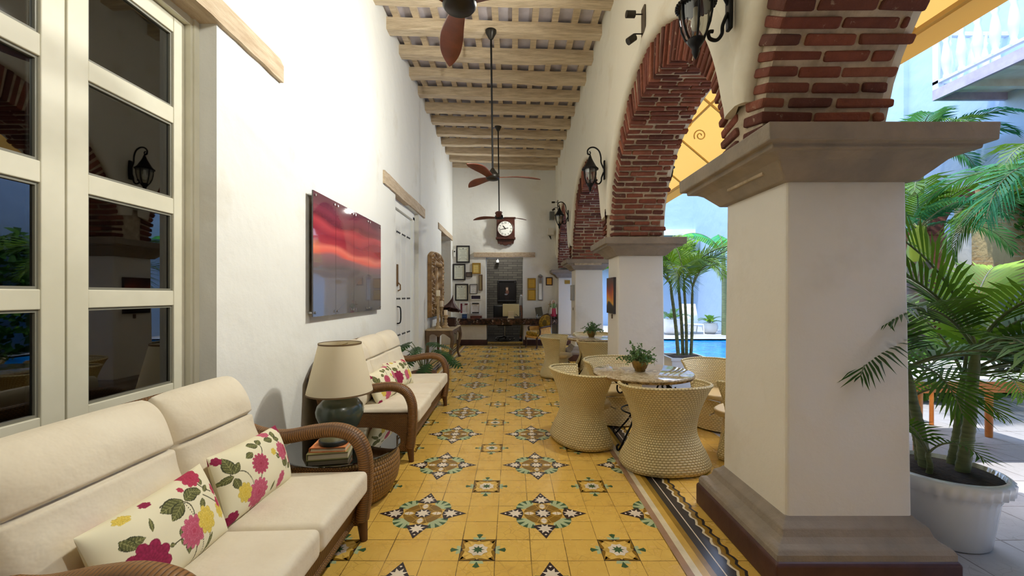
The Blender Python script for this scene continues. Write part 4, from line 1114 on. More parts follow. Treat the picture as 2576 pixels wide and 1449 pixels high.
b = MB(); b.lathe([(.13, 0), (.17, .02), (.20, .26), (.205, .28), (.19, .28), (.18, .25), (.0, .25)], 32, -1.36, 6.45, 0); b.build('pot', mottled('clay_pot', c(126, 84, 58), c(100, 66, 46), 8, .8), ph)
rr = random.Random(11)
spec = [(1030, 868, 6.3, -8), (1052, 872, 6.2, 8), (1036, 862, 6.6, -25), (1075, 862, 6.4, 15), (1095, 880, 6.2, 30), (1112, 890, 6.0, 45), (1125, 905, 6.3, 60), (1060, 930, 5.95, -30), (1080, 915, 5.9, -60), (1046, 900, 6.2, -40), (1100, 868, 6.6, 40), (1020, 880, 6.5, -60)]
for i, (px, py, Y, tl) in enumerate(spec):
    tgt = P(px, py, Y); b0 = Vector((-1.36, 6.45, .25)); b = MB()
    mid = (b0 + tgt) / 2 + Vector((0, 0, .16)); path = bez(b0, mid, tgt, 8)
    b.tube(path, [lerp(.010, .005, k / 8) for k in range(9)], 6, 1)
    dv = (tgt - mid).normalized(); dv = Vector((dv.x + math.sin(R(tl)) * .7, dv.y - .15, dv.z * .4 - .35)).normalized()
    lobed_leaf(b, tgt, dv, (0, -.3, 1), rr.uniform(.24, .33), rr.uniform(.10, .14), .05, i)
    b.build('leaf', [M['leaf_dark'], M['stem']], ph)

# ================================================================== far wall: clock, frames, speakers
Yw = YF
def wr(px0, py0, px1, py1, Y=Yw): return XP(px0, Y), XP(px1, Y), ZP(py1, Y), ZP(py0, Y)
ck = thing('wall_clock', 'wooden wall clock with round white face above the far doorway', 'clock', (XP(1272, Yw), Yw, ZP(580, Yw)))
x0, x1, z0, z1 = wr(1249.5, 549, 1295, 618); cx, cz = XP(1271.5, Yw), ZP(577, Yw)
b = MB(); b.box(x0, x1, Yw - .13, Yw, z0 + .20, z1); b.box(x0 - .025, x1 + .025, Yw - .15, Yw, z1 - .035, z1 + .01); b.box(x0 - .02, x1 + .02, Yw - .15, Yw, z0 + .175, z0 + .235)
out = [(x0 + .01, z0 + .18), (x0 + .04, z0 + .05), (x0 + .09, z0 + .06), (x0 + .12, z0 + .02), (cx - .10, z0 + .035), (cx - .03, z0), (cx + .03, z0), (cx + .10, z0 + .035), (x1 - .12, z0 + .02), (x1 - .09, z0 + .06), (x1 - .04, z0 + .05), (x1 - .01, z0 + .18)]
b.prism(out[::-1], lambda x, z, h: (x, h, z), Yw - .09, Yw - .005)
M['clock_wood'] = mottled('clock_wood', c(84, 44, 34), c(60, 30, 24), 7, .4, stretch=(4, 4, 1)); b.build('case', M['clock_wood'], ck, mods=[bevel(.008)])
def disc(b, r, y0, y1, n=48, mi=0, x=None, z=None): b.prism([(r * math.cos(2 * PI * i / n), r * math.sin(2 * PI * i / n)) for i in range(n)], lambda a, q, h: ((cx if x is None else x) + a, h, (cz if z is None else z) + q), y0, y1, mi)
b = MB(); disc(b, .225, Yw - .155, Yw - .13); b.build('dial', simple('clock_dial', c(236, 236, 228), .4), ck)
b = MB(); b.tube([(cx + .232 * math.cos(2 * PI * i / 48), Yw - .152, cz + .232 * math.sin(2 * PI * i / 48)) for i in range(49)], .014, 8, caps=False); b.build('bezel', M['clock_wood'], ck)
def text_mb(b, s, size, fn, mi=0):
    cu = bpy.data.curves.new('tmp', 'FONT'); cu.body = s; cu.size = size; cu.align_x = 'CENTER'; cu.align_y = 'CENTER'; cu.resolution_u = 2
    o = bpy.data.objects.new('tmp', cu); COL.objects.link(o); dg = bpy.context.evaluated_depsgraph_get(); dg.update()
    me = o.evaluated_get(dg).to_mesh(); vs = [fn(v.co.x, v.co.y) for v in me.vertices]; fs = [list(p.vertices) for p in me.polygons]
    o.evaluated_get(dg).to_mesh_clear(); bpy.data.objects.remove(o); bpy.data.curves.remove(cu)
    if vs: b.add(vs, fs, mi)
b = MB(); yq = Yw - .1565
for i, s in enumerate(['XII', 'I', 'II', 'III', 'IIII', 'V', 'VI', 'VII', 'VIII', 'IX', 'X', 'XI']):
    a = R(90 - 30 * i); px, pz = cx + .172 * math.cos(a), cz + .172 * math.sin(a); ro = a - PI / 2
    text_mb(b, s, .085, lambda x, y: (px + (x * .72) * math.cos(ro) - y * math.sin(ro), yq, pz + (x * .72) * math.sin(ro) + y * math.cos(ro)))
for i in range(60):
    a = R(6 * i); b.add([(cx + r_ * math.cos(a + d), yq, cz + r_ * math.sin(a + d)) for r_, d in ((.213, -.006), (.221, -.006), (.221, .006), (.213, .006))], [(0, 1, 2, 3)])
b.build('numerals', M['black_plastic'], ck)
def hand(ang, L, w, y, tail):
    b = MB(); a = R(90 - ang); d = Vector((math.cos(a), 0, math.sin(a))); p = Vector((-d.z, 0, d.x)); o = Vector((cx, y, cz))
    b.add([o - d * tail - p * w, o + d * L * .6 - p * w, o + d * L, o + d * L * .6 + p * w, o - d * tail + p * w], [(0, 1, 2, 3, 4)]); b.build('clock_hand', M['black_plastic'], ck, mods=[('SOLIDIFY', dict(thickness=.003))])
hand(322, .125, .011, Yw - .162, .02); hand(258, .19, .008, Yw - .166, .09)

def frame(name, label, px0, py0, px1, py1, fm, pm, fw=.03, lines=0, mat_=None, cat='framed certificate', group=None, motif=None, depth=.028):
    x0, x1, z0, z1 = wr(px0, py0, px1, py1); r = thing(name, label, cat, ((x0 + x1) / 2, Yw, (z0 + z1) / 2), 0, group)
    b = MB(); y0 = Yw - depth
    b.box(x0, x1, y0, Yw, z1 - fw, z1); b.box(x0, x1, y0, Yw, z0, z0 + fw); b.box(x0, x0 + fw, y0, Yw, z0 + fw, z1 - fw); b.box(x1 - fw, x1, y0, Yw, z0 + fw, z1 - fw)
    b.build('frame', fm, r, mods=[bevel(.004)])
    b = MB(); b.box(x0 + fw * .8, x1 - fw * .8, Yw - .012, Yw - .002, z0 + fw * .8, z1 - fw * .8); b.build('sheet', pm, r)
    if lines:
        b = MB(); w, h = x1 - x0 - 2 * fw, z1 - z0 - 2 * fw; xm = (x0 + x1) / 2; rr = random.Random(int(px0 * 7))
        for k in range(lines):
            zz = z0 + fw + h * (.80 - .62 * k / max(1, lines - 1)); ww = w * rr.choice([.32, .26, .36, .18]); t = h * .008
            b.box(xm - ww, xm + ww, Yw - .0135, Yw - .012, zz - t, zz + t)
        if motif:
            disc(b, w * .055, Yw - .0135, Yw - .012, 12, 0, xm, z0 + fw + h * .88)
            for sx in (-1, 1):
                for zz in (.09, .91):
                    for q in range(5):
                        b.cbox(xm + sx * w * (.40 - .035 * q), Yw - .0128, z0 + fw + h * (zz + (.02 * q if zz < .5 else -.02 * q)), w * .03, .0015, h * .02)
        b.build('printing', M['ink'], r)
    return r
bf = simple('black_frame', c(28, 24, 26), .4); cream = simple('gold_paper', c(232, 206, 120), .5)
G1 = 'award frames left of the doorway'
frame('framed_certificate', 'black framed certificate, highest of those left of the far doorway', 1148, 618, 1182, 661, bf, M['paper'], .038, 7, motif=1, group=G1)
frame('framed_certificate', 'black framed certificate, slightly tilted, second from the top on the left', 1139.5, 664, 1171, 705, bf, M['paper'], .038, 7, motif=1, group=G1)
frame('framed_certificate', 'black framed certificate, lowest of the three large ones', 1145, 714, 1178, 756.5, bf, M['paper'], .038, 7, motif=1, group=G1)
frame('framed_certificate', 'gold framed certificate nearest the lintel, left of the doorway', 1188, 661.5, 1209.5, 689, M['gold_frame'], cream, .035, 4, group=G1)
frame('wall_plaque', 'small dark metal plaque between a black frame and the gold frame', 1172.5, 684.7, 1188, 697, bf, simple('plaque_grey', c(120, 108, 98), .4, .3), .018, 2, cat='plaque', group=G1)
frame('wall_plaque', 'tall narrow brown plaque beside the left door edge', 1204.5, 691, 1214, 731, M['grey_wood'], simple('plaque_tan', c(168, 154, 116), .5), .024, 0, cat='plaque', group=G1)
frame('framed_certificate', 'small thin black frame with a white letter, right of the lowest large one', 1182, 715, 1201, 739, bf, simple('white_letter', c(232, 232, 230), .6), .014, 6, group=G1)
frame('wall_plaque', 'wide dark blue plaque with a pale strip, below the small framed letter', 1184, 742, 1210, 754, M['door_white'], simple('plaque_navy', c(48, 42, 70), .4), .02, 1, cat='plaque', group=G1)
dA = frame('wall_certificate', 'clear acrylic certificate with dark red edge, above the blue box', 1156, 761, 1179, 790, simple('acrylic_edge', c(222, 222, 224), .2), simple('white_sheet', c(228, 226, 228), .5), .03, 5, cat='certificate', group=G1)
x0, x1, z0, z1 = wr(1158.5, 763.5, 1163, 787.5); b = MB(); b.box(x0, x1, Yw - .016, Yw - .0125, z0, z1); x0, x1, z0, z1 = wr(1169, 763.5, 1177, 767); b.box(x0, x1, Yw - .016, Yw - .0125, z0, z1); b.build('red_band', simple('wine_red', c(120, 30, 56), .5), dA)
dB = frame('wall_certificate', 'clear acrylic certificate with dark top bar, nearest the doorway', 1184, 761, 1208, 790, simple('acrylic_edge2', c(222, 222, 224), .2), simple('white_sheet2', c(230, 228, 230), .5), .03, 6, cat='certificate', group=G1)
for q in ((1188, 762, 1205, 765), (1188, 785, 1205, 788)):
    x0, x1, z0, z1 = wr(*q); b = MB(); b.box(x0, x1, Yw - .031, Yw - .027, z0, z1); b.build('bar', M['black_plastic'], dB)
G2 = 'gold frames right of the doorway'
frame('framed_certificate', 'gold plaque certificate right of the doorway, upper of the pair', 1327, 700, 1348, 726.5, M['gold_frame'], M['gold_plate'], .035, 5, group=G2)
frame('framed_certificate', 'gold plaque certificate right of the doorway, lower of the pair', 1327, 728, 1348, 755.5, M['gold_frame'], M['gold_plate'], .035, 5, group=G2)
frame('framed_certificate', 'orange certificate in a dark frame, alone near the corner', 1373, 697.5, 1390, 718, M['wood_dark'], simple('amber_sheet', c(232, 172, 58), .4), .03, 4, group=G2)
mr = frame('wall_mirror', 'narrow tall mirror with a metal frame between the gold frames', 1353, 694, 1365.5, 756, M['steel'], simple('mirror_glass', c(220, 222, 224), .03, 1.), .03, 0, cat='mirror')
x0, x1, z0, z1 = wr(1353, 690, 1365.5, 696); b = MB(); b.lathe([(.0, 0), (.05, .0), (.06, .03), (.03, .06), (.0, .07)], 12, (x0 + x1) / 2, Yw - .02, z0); b.build('crest', M['grey_metal'], mr)
# speaker, white box, small sensor
def wallbox(name, label, cat, px0, py0, px1, py1, d, m):
    x0, x1, z0, z1 = wr(px0, py0, px1, py1, Yw - d / 2); r = thing(name, label, cat, ((x0 + x1) / 2, Yw, z0)); return r, x0, x1, z0, z1
r, x0, x1, z0, z1 = wallbox('loudspeaker', 'grey wall loudspeaker high in the far right corner', 'speaker', 1382, 533, 1394, 553.5, .2, None)
b = MB(); b.box(x0, x1, Yw - .2, Yw - .05, z0, z1); b.build('cabinet', simple('speaker_grey', c(128, 130, 124), .6), r, mods=[bevel(.012, 3)]); b = MB(); b.box(x0 + .012, x1 - .012, Yw - .207, Yw - .198, z0 + .012, z1 - .012); b.build('grille', simple('grille_grey', c(96, 98, 94), .8), r); b = MB(); b.tube([((x0 + x1) / 2, Yw - .06, (z0 + z1) / 2), ((x0 + x1) / 2, Yw, (z0 + z1) / 2)], .018, 8); b.build('bracket', M['iron'], r)
r, x0, x1, z0, z1 = wallbox('wall_box', 'white square box on a bracket below the loudspeaker', 'wall box', 1376.5, 575, 1392.5, 592, .25, None)
b = MB(); b.box(x0, x1, Yw - .25, Yw - .07, z0, z1); b.build('housing', simple('box_housing', c(206, 202, 192), .5), r, mods=[bevel(.01, 3)]); b = MB(); xm = (x0 + x1) / 2; b.tube([(xm, Yw - .07, z0 + .05), (xm + .02, Yw, z0 - .08)], .014, 8); b.tube([(xm - .05, Yw - .16, z0), (xm + .03, Yw - .02, z0 - .10)], .010, 8); b.build('bracket', M['iron'], r)
r, x0, x1, z0, z1 = wallbox('wall_intercom', 'small white intercom with dark eye in the far left corner', 'intercom', 1141, 627, 1146.5, 646, .05, None)
b = MB(); b.box(x0, x1, Yw - .05, Yw, z0, z1); b.build('housing', M['door_white'], r, mods=[bevel(.006)]); b = MB(); disc(b, .022, Yw - .062, Yw - .05, 16, 0, (x0 + x1) / 2, z1 - .07); b.build('lens', M['black_plastic'], r)

# ================================================================== front desk counter and what stands on it
cx0, cx1 = XL + .06, XP(1403, 12.15); cy_f = 12.16; ctop = ZP(801.5, 12.16); cbot = ctop - .185
ctr = thing('reception_counter', 'dark marble reception counter on white blocks across the far doorway', 'counter', (-.1, 12.4, 0))
b = MB(); b.box(XP(1151, cy_f), XP(1403, cy_f), cy_f, 12.72 - .085, cbot, ctop); b.box(dx0 + .005, dx1 - .005, 12.63, 12.95, cbot, ctop); b.build('countertop', M['marble'], ctr, mods=[bevel(.01, 3)])
for qa, qb in ((1150, 1224), (1317, 1388)):
    b = MB(); b.box(XP(qa, 12.3), XP(qb, 12.3), 12.3, YF - .01, .14, cbot); b.build('white_base', M['pillar_white'], ctr, mods=[bevel(.01)])
    b = MB(); b.box(XP(qa, 12.3) - .011, XP(qb, 12.3) + .011, 12.285, YF - .01, 0, .145); b.build('plinth', M['plinth'], ctr, mods=[bevel(.006)])
zt = ctop + .0005
def on_counter(px, Y=12.4): return XP(px, Y), Y
# computer seen from behind
xm, ym = on_counter(1285.5, 12.4)
pc = thing('desktop_computer', 'pale all-in-one computer seen from behind on the counter', 'computer', (xm, ym, zt))
sw = (1306.5 - 1264.5) * 12.4 / F; zt1, zt0 = ZP(765, 12.4), ZP(796, 12.4)
b = MB(); b.box(xm - sw / 2, xm + sw / 2, ym - .012, ym + .02, zt0, zt1); b.build('screen', simple('pale_aluminium', c(216, 204, 158), .35, .25), pc, mods=[bevel(.012, 3)])
b = MB(); b.box(xm - .085, xm + .085, ym - .045, ym - .02, zt + .01, zt0 + .16); b.box(xm - .10, xm + .10, ym - .08, ym + .10, zt, zt + .012); b.build('stand', simple('pale_aluminium_stand', c(224, 208, 170), .35, .25), pc, mods=[bevel(.006)])
b = MB(); b.tube(spline([(xm + .14, ym - .013, zt0 + .07), (xm + .19, ym - .04, zt0 + .03), (xm + .23, ym - .03, zt + .005)]), .006, 6); b.build('cable', M['black_plastic'], pc)
for px, label, cc, w, d, h in ((1168.5, 'small blue box standing at the left end of the counter', c(30, 66, 120), .145, .05, .12), (1198, 'low dark red box on the counter left of the computer', c(92, 44, 36), .33, .2, .075)):
    x, y = on_counter(px, 12.32); b = MB(); b.box(x - w / 2, x + w / 2, y - d / 2, y + d / 2, zt, zt + h)
    b.box(x - w * .36, x + w * .36, y - d / 2 - .002, y - d / 2, zt + h * .45, zt + h * .55, 1)
    tag(b.build('box', [simple('box_' + str(px), cc, .5), simple('box_print' + str(px), tuple(min(1, q * 2.5 + .05) for q in cc[:3]) + (1,), .5)], mods=[bevel(.004)]), label, 'box')
x, y = on_counter(1357, 12.4)
ts = thing('display_stand', 'dark tilted board on a small wire easel at the right of the counter', 'display stand', (x, y, zt))
rm = Matrix.Rotation(R(-9), 4, 'Y') @ Matrix.Rotation(R(-14), 4, 'X')
b = MB(); b.cbox(x - .01, y + .03, zt + .19, .205, .015, .27, 0, rm); b.build('board', simple('slate_board', c(70, 66, 48), .5), ts, mods=[bevel(.006)])
b = MB()
for s in (-1, 1): b.tube([(x + s * .09, y - .05, zt + .004), (x + s * .07, y - .01, zt + .06), (x + s * .03, y + .06, zt + .22)], .008, 6); b.tube([(x + s * .09, y - .05, zt + .006), (x + s * .09, y - .06, zt + .04)], .008, 6)
b.tube([(x - .09, y - .045, zt + .02), (x + .09, y - .045, zt + .02)], .008, 6); b.tube([(x, y + .06, zt + .22), (x, y + .15, zt + .004)], .008, 6); b.build('easel', M['steel'], ts)
# small devotional statue
x, y = on_counter(1392.5, 12.4)
sv = thing('statuette', 'small robed statuette in red and white on the right end of the counter', 'statuette', (x, y, zt))
b = MB(); b.lathe([(.085, 0), (.09, .02), (.075, .035), (.08, .05)], 20, x, y, zt); b.build('base', M['wood_dark'], sv)
b = MB(); b.lathe([(.085, .05), (.095, .07), (.08, .2), (.072, .3)], 20, x, y, zt, rfn=lambda a, z: 1 + .06 * math.cos(9 * a)); b.build('red_skirt', simple('statue_red', c(186, 54, 78), .5), sv)
b = MB(); b.lathe([(.074, .29), (.085, .36), (.078, .41), (.03, .435)], 20, x, y, zt); b.tube([(x - .06, y - .02, zt + .40), (x - .085, y - .06, zt + .33), (x - .10, y - .09, zt + .36)], [.028, .022, .014], 8); b.tube([(x + .06, y - .02, zt + .40), (x + .06, y - .07, zt + .33), (x - .01, y - .09, zt + .34)], [.028, .022, .014], 8); b.build('tunic', simple('statue_green', c(112, 138, 84), .5), sv)
b = MB(); b.lathe([(.022, .43), (.028, .445), (.04, .475), (.037, .505), (.02, .53), (.0, .535)], 16, x, y, zt); b.cbox(x, y - .04, zt + .478, .008, .014, .014); b.build('head', simple('statue_skin', c(214, 176, 146), .5), sv)
b = MB()
def veil(u, v):
    a = lerp(R(35), R(325), u) - PI / 2; z = lerp(.12, .545, v); r_ = lerp(.12, .05, v ** 1.3) if v < .93 else lerp(.055, .002, (v - .93) / .07)
    return (x + r_ * math.cos(a) * 1.0, y + r_ * math.sin(a), zt + z)
b.grid(veil, 20, 14); b.build('veil', simple('statue_white', c(232, 222, 210), .5), sv, mods=[('SOLIDIFY', dict(thickness=.006))])
b = MB(); b.tube([(x - .17, y - .06, zt + .13), (x - .10, y - .09, zt + .50)], .007, 6); b.tube([(x - .165, y - .08, zt + .40), (x - .075, y - .08, zt + .42)], .007, 6); b.build('cross_staff', M['brass'], sv)

# ================================================================== office chair and dark portrait
oc = thing('office_chair', 'black swivel office chair behind the reception counter', 'office chair', (XP(1270, 13.6), 13.6, 0))
x, y = XP(1270, 13.6), 13.6
b = MB(); b.tube([(x, y, .08), (x, y, .45)], .028, 10); b.build('gas_column', M['steel'], oc)
for k in range(5):
    a = R(72 * k + 15); b = MB(); b.tube([(x, y, .11), (x + .3 * math.cos(a), y + .3 * math.sin(a), .075)], [.025, .016], 8); b.lathe([(.0, -.028), (.02, -.022), (.028, 0), (.02, .022), (.0, .028)], 12, x + .31 * math.cos(a), y + .31 * math.sin(a), .03); b.build('foot', M['steel'] if k % 2 == 0 else M['black_plastic'], oc)
b = MB(); b.rbox(.48, .46, .08, .035, 4, lambda q, p: (x + q.x, y + q.y, .50 + q.z)); b.build('seat', M['black_plastic'], oc)
b = MB(); b.rbox(.44, .07, .50, .03, 4, lambda q, p: (x - .14 + q.x, y - .24 + q.y + .1 * (p[0] ** 2) * .4, .86 + q.z)); b.tube([(x, y, .46), (x - .10, y - .24, .48), (x - .14, y - .27, .75)], .02, 8); b.build('backrest', M['black_plastic'], oc)
pt = thing('dark_portrait', 'dark old portrait painting on the brick wall of the office', 'painting', (XP(1275, 15.28), 15.3, 1.6))
x0, x1, z0, z1 = wr(1251.5, 705, 1298, 759.5, 15.28); fw = .06
b = MB(); Y0, Y1 = 15.24, 15.3
b.box(x0, x1, Y0, Y1, z1 - fw, z1); b.box(x0, x1, Y0, Y1, z0, z0 + fw); b.box(x0, x0 + fw, Y0, Y1, z0 + fw, z1 - fw); b.box(x1 - fw, x1, Y0, Y1, z0 + fw, z1 - fw); b.build('frame', simple('ebony_frame', c(30, 24, 22), .4), pt, mods=[bevel(.012, 2)])
b = MB(); NU = NV = 60; b.grid(lambda u, v: (lerp(x0 + fw, x1 - fw, u), Y0 + .03, lerp(z0 + fw, z1 - fw, v)), NU, NV, smooth=False)
o = b.build('canvas', painted('portrait_paint', .4), pt); cols = []
for i in range(NU + 1):
    for j in range(NV + 1):
        u, v = i / NU, j / NV; col_ = (22, 17, 17)
        if ((u - .52) / .16) ** 2 + ((v - .33) / .36) ** 2 < 1: col_ = (40, 26, 26)
        if ((u - .54) / .11) ** 2 + ((v - .46) / .12) ** 2 < 1: col_ = (128, 86, 70)
        if ((u - .52) / .075) ** 2 + ((v - .64) / .11) ** 2 < 1: col_ = (206, 176, 148)
        if ((u - .52) / .09) ** 2 + ((v - .71) / .07) ** 2 < 1 and v > .69: col_ = (60, 40, 30)
        if ((u - .46) / .1) ** 2 + ((v - .32) / .04) ** 2 < 1: col_ = (150, 150, 156)
        cols.append([lin(q) for q in col_] + [1])
set_cols(o, cols)
cam_ = thing('security_camera', 'small white security camera at the top of the office brick wall', 'camera', (XP(1252, 15.0), 15.0, ZP(658, 15.0)))
x, y, z = XP(1252, 15.1), 15.1, ZP(658, 15.1); b = MB(); b.cbox(x, y, z, .10, .18, .09); b.build('housing', M['door_white'], cam_, mods=[bevel(.012, 2)]); b = MB(); b.tube([(x, y, z + .04), (x, y + .08, z + .16), (x, 15.3, z + .16)], .02, 8); b.build('bracket', M['door_white'], cam_)
# ================================================================== gilt armchair by the front desk
gold_fab = mottled('gold_damask', c(186, 152, 44), c(120, 92, 24), 16, .5, .4, .6)
gold_fab2 = mottled('pale_gold_damask', c(226, 182, 100), c(198, 146, 72), 14, .6)
olive_fab = simple('olive_velvet', c(104, 88, 34), .6)
ac = thing('armchair', 'old carved armchair with gold and olive upholstery beside the front desk', 'armchair', (.74, 11.72, 0), R(-58))
W_ = M['wood_dark']
b = MB(); b.rbox(.54, .52, .13, .05, 6, lambda q, p: (q.x * (1 - .08 * (p[1] + 1) / 2), q.y - .02, .385 + q.z + .03 * (1 - p[0] ** 2) * (1 - p[1] ** 2) * (p[2] > 0))); b.build('seat_cushion', gold_fab, ac, local=True)
b = MB(); b.cbox(0, -.02, .295, .55, .53, .06); b.build('seat_rail', gold_fab2, ac, local=True, mods=[bevel(.015, 2)])
for sx in (-1, 1):
    for sy, y in ((-1, -.25), (1, .22)):
        b = MB(); x = sx * (.25 if sy < 0 else .22)
        b.tube(spline([(x, y, .31), (x * 1.06, y + .02 * sy, .22), (x * .98, y + .0 * sy, .10), (x * 1.04, y + .03 * sy, 0)]), [.034, .033, .032, .031, .03, .029, .028, .027, .026, .025, .024, .022, .021, .02, .02, .02, .02, .022, .024][:19], 8); b.build('leg', W_, ac, local=True)
def bk(u, v, off, gr=1.):
    a = u * 2 * PI; r_ = v
    x = .26 * gr * r_ * math.copysign(abs(math.cos(a)) ** .8, math.cos(a)); z = .665 + .225 * gr * r_ * math.sin(a)
    return (x, .23 + off + .12 * (z - .45) - .06 * (1 - r_ * r_) * (1 if off < 0 else -.3) + .10 * -abs(x / .26) ** 2 * .6, z)
b = MB(); b.grid(lambda u, v: bk(u, v, -.02), 36, 8); b.grid(lambda u, v: bk(u, v, .03), 36, 8); b.build('back_upholstery', gold_fab, ac, local=True)
b = MB(); b.grid(lambda u, v: tuple(Vector(bk(u, v, -.022, .62)) + Vector((0, -.012, 0))), 30, 6); b.build('back_medallion', olive_fab, ac, local=True)
b = MB(); b.tube([bk(i / 48, 1., .005, 1.03) for i in range(49)], .024, 8, caps=False); t_ = Vector(bk(.25, 1, .005, 1.05)); b.rbox(.10, .04, .06, .015, 3, lambda q, p: t_ + q); b.build('back_frame', W_, ac, local=True)
for sx in (-1, 1):
    b = MB(); b.tube(spline([(sx * .25, .20, .60), (sx * .285, .05, .585), (sx * .29, -.10, .57), (sx * .275, -.18, .54), (sx * .27, -.16, .44), (sx * .265, -.20, .32)]), .022, 8); b.build('arm', W_, ac, local=True)
    b = MB(); b.rbox(.02, .34, .24, .009, 4, lambda q, p: (sx * .262 + q.x, .02 + q.y, .45 + q.z)); b.build('side_panel', gold_fab2, ac, local=True)

# ================================================================== ceiling fans
def blade_mb():
    b = MB(); n = 20; vs = []
    for i in range(n + 1):
        t = i / n; x = .085 + .615 * t; w = lerp(.045, .078, min(1, t * 2.2)) * (1 if t < .55 else max(.05, 1 - ((t - .55) / .46) ** 2.4))
        bend = .020 * math.sin(PI * t) * 1.2; tw = R(lerp(16, 7, t)); tt = .006
        for sy, st_ in ((-1, -1), (1, -1), (1, 1), (-1, 1)): vs.append((x, sy * w * math.cos(tw) + .02 * math.sin(2.4 * t), sy * w * math.sin(tw) + st_ * tt + bend - .012))
    fs = [(i * 4 + k, i * 4 + (k + 1) % 4, (i + 1) * 4 + (k + 1) % 4, (i + 1) * 4 + k) for i in range(n) for k in range(4)] + [[0, 3, 2, 1], [n * 4 + k for k in range(4)]]
    b.add(vs, fs, 0, True); return b
def fan(x, y, zh, angs, label, lean=0.):
    r = thing('ceiling_fan', label, 'ceiling fan', (x, y, zh), 0, 'ceiling fans')
    zt_ = zc_(x) + .02 - zh; dx = -lean * zt_
    b = MB(); b.lathe([(.0, -.05), (.085, -.046), (.098, -.03), (.10, .0), (.09, .03), (.06, .06), (.03, .10), (.018, .12)], 32, 0, 0, 0); b.build('motor_housing', M['bronze'], r, local=True)
    b = MB(); b.tube([(0, 0, .1), (dx, 0, zt_)], .0135, 10); b.build('down_rod', M['iron'], r, local=True)
    b = MB(); b.lathe([(.016, -.13), (.035, -.11), (.06, -.06), (.078, -.03), (.08, .0)], 28, dx, 0, zt_); b.build('canopy', M['bronze'], r, local=True)
    for a in angs:
        q = blade_mb(); m = Matrix.Rotation(R(a), 4, 'Z'); q.v = [tuple(m @ Vector(v)) for v in q.v]
        q.build('blade', M['fan_wood'], r, local=True, mods=[bevel(.004, 2)])
fan(-.31, 2.46, 1.459 + 1.71, (102, 222, 342), 'ceiling fan nearest the camera, one brown blade hanging into the top of the view')
fan(-.285, 6.05, 1.459 + 1.69, (8, 124, 243), 'ceiling fan in the middle, three brown blades seen against the ceiling beams', .012)
fan(-.30, 9.45, 1.459 + 1.735, (26, 150, 268), 'ceiling fan farthest down the gallery, just in front of the wall clock', .012)

# ================================================================== wall lanterns (hang off a plate; -X is away from the wall)
def make_lantern():
    r = thing('wall_lantern', '', 'lantern', (0, 0, 0), 0, 'black wall lanterns'); ir = M['iron']
    b = MB(); b.rbox(.024, .062, .26, .010, 3, lambda q, p: (-.012 + q.x, q.y * (1 - .25 * p[2] ** 2), q.z)); b.build('backplate', ir, r, local=True)
    b = MB(); lx_ = -.205
    up = spline([(-.02, 0, .02), (-.055, 0, .10), (-.06, 0, .18), (-.085, 0, .26), (-.14, 0, .305), (-.20, 0, .305), (-.238, 0, .27), (-.235, 0, .225), (-.205, 0, .205), (lx_, 0, .19)], 6); b.tube(up, .0105, 8)
    b.tube([(-.238 + .0, 0, .235)] + [(-.222 + .022 * math.cos(t), 0, .232 + .022 * math.sin(t)) for t in [PI + i * .5 for i in range(10)]], .008, 6)
    lo = spline([(-.022, 0, -.03), (-.05, 0, -.10), (-.055, 0, -.15), (-.085, 0, -.185), (-.125, 0, -.175), (-.13, 0, -.14), (-.105, 0, -.135)], 6); b.tube(lo, .0105, 8); b.build('scroll_arm', ir, r, local=True)
    def rf(a, z): return 1
    b = MB(); b.lathe([(.0, .195), (.016, .19), (.022, .165), (.04, .125), (.075, .06), (.092, .035), (.106, .022), (.106, .008), (.09, .004), (.0, .004)], 32, lx_, 0, 0)
    for k in range(32):
        a = 2 * PI * k / 32; b.cbox(lx_ + .105 * math.cos(a), .105 * math.sin(a), .012, .012, .012, .014)
    b.build('roof', ir, r, local=True)
    b = MB(); b.lathe([(.088, .004), (.086, -.05), (.076, -.11), (.055, -.165), (.04, -.185)], 28, lx_, 0, 0, 0, True, False); b.build('lantern_glass', M['glass'], r, local=True)
    b = MB()
    for k in range(6):
        a = 2 * PI * k / 6 + .3; b.tube([(lx_ + q * math.cos(a), q * math.sin(a), z) for q, z in ((.092, .004), (.091, -.05), (.080, -.11), (.059, -.165), (.042, -.19))], .0065, 6)
    b.lathe([(.042, -.18), (.05, -.19), (.034, -.215), (.02, -.235), (.022, -.25), (.012, -.28), (.0, -.30)], 20, lx_, 0, 0); b.build('cage', ir, r, local=True)
    b = MB(); b.lathe([(.014, .0), (.014, -.05), (.022, -.06), (.026, -.10), (.018, -.125), (.0, -.13)], 14, lx_, 0, 0); b.build('bulb', simple('lamp_bulb', c(226, 222, 206), .3), r, local=True)
    return r
ln = make_lantern()
def lantern(x, y, z, label, rz=0, first=False):
    if first: ln.location = (x, y, z); ln.rotation_euler = (0, 0, rz); ln['label'] = label
    else: dup(ln, (x, y, z), rz, label)
xw = XR - .022
lantern(xw, 2.43, ZP(20, 2.43), 'black wall lantern above the big front pillar, cut by the top edge', 0, True)
lantern(xw, 5.74, ZP(428, 5.74), 'black wall lantern over the middle pillar, beside the second arch')
lantern(xw, 9.50, ZP(543, 9.50), 'smallest black wall lantern, over the third pillar')
lantern(2.0, 6.05, ZP(425, 6.05), 'black lantern on the courtyard side of the wall, under the yellow awning', PI)

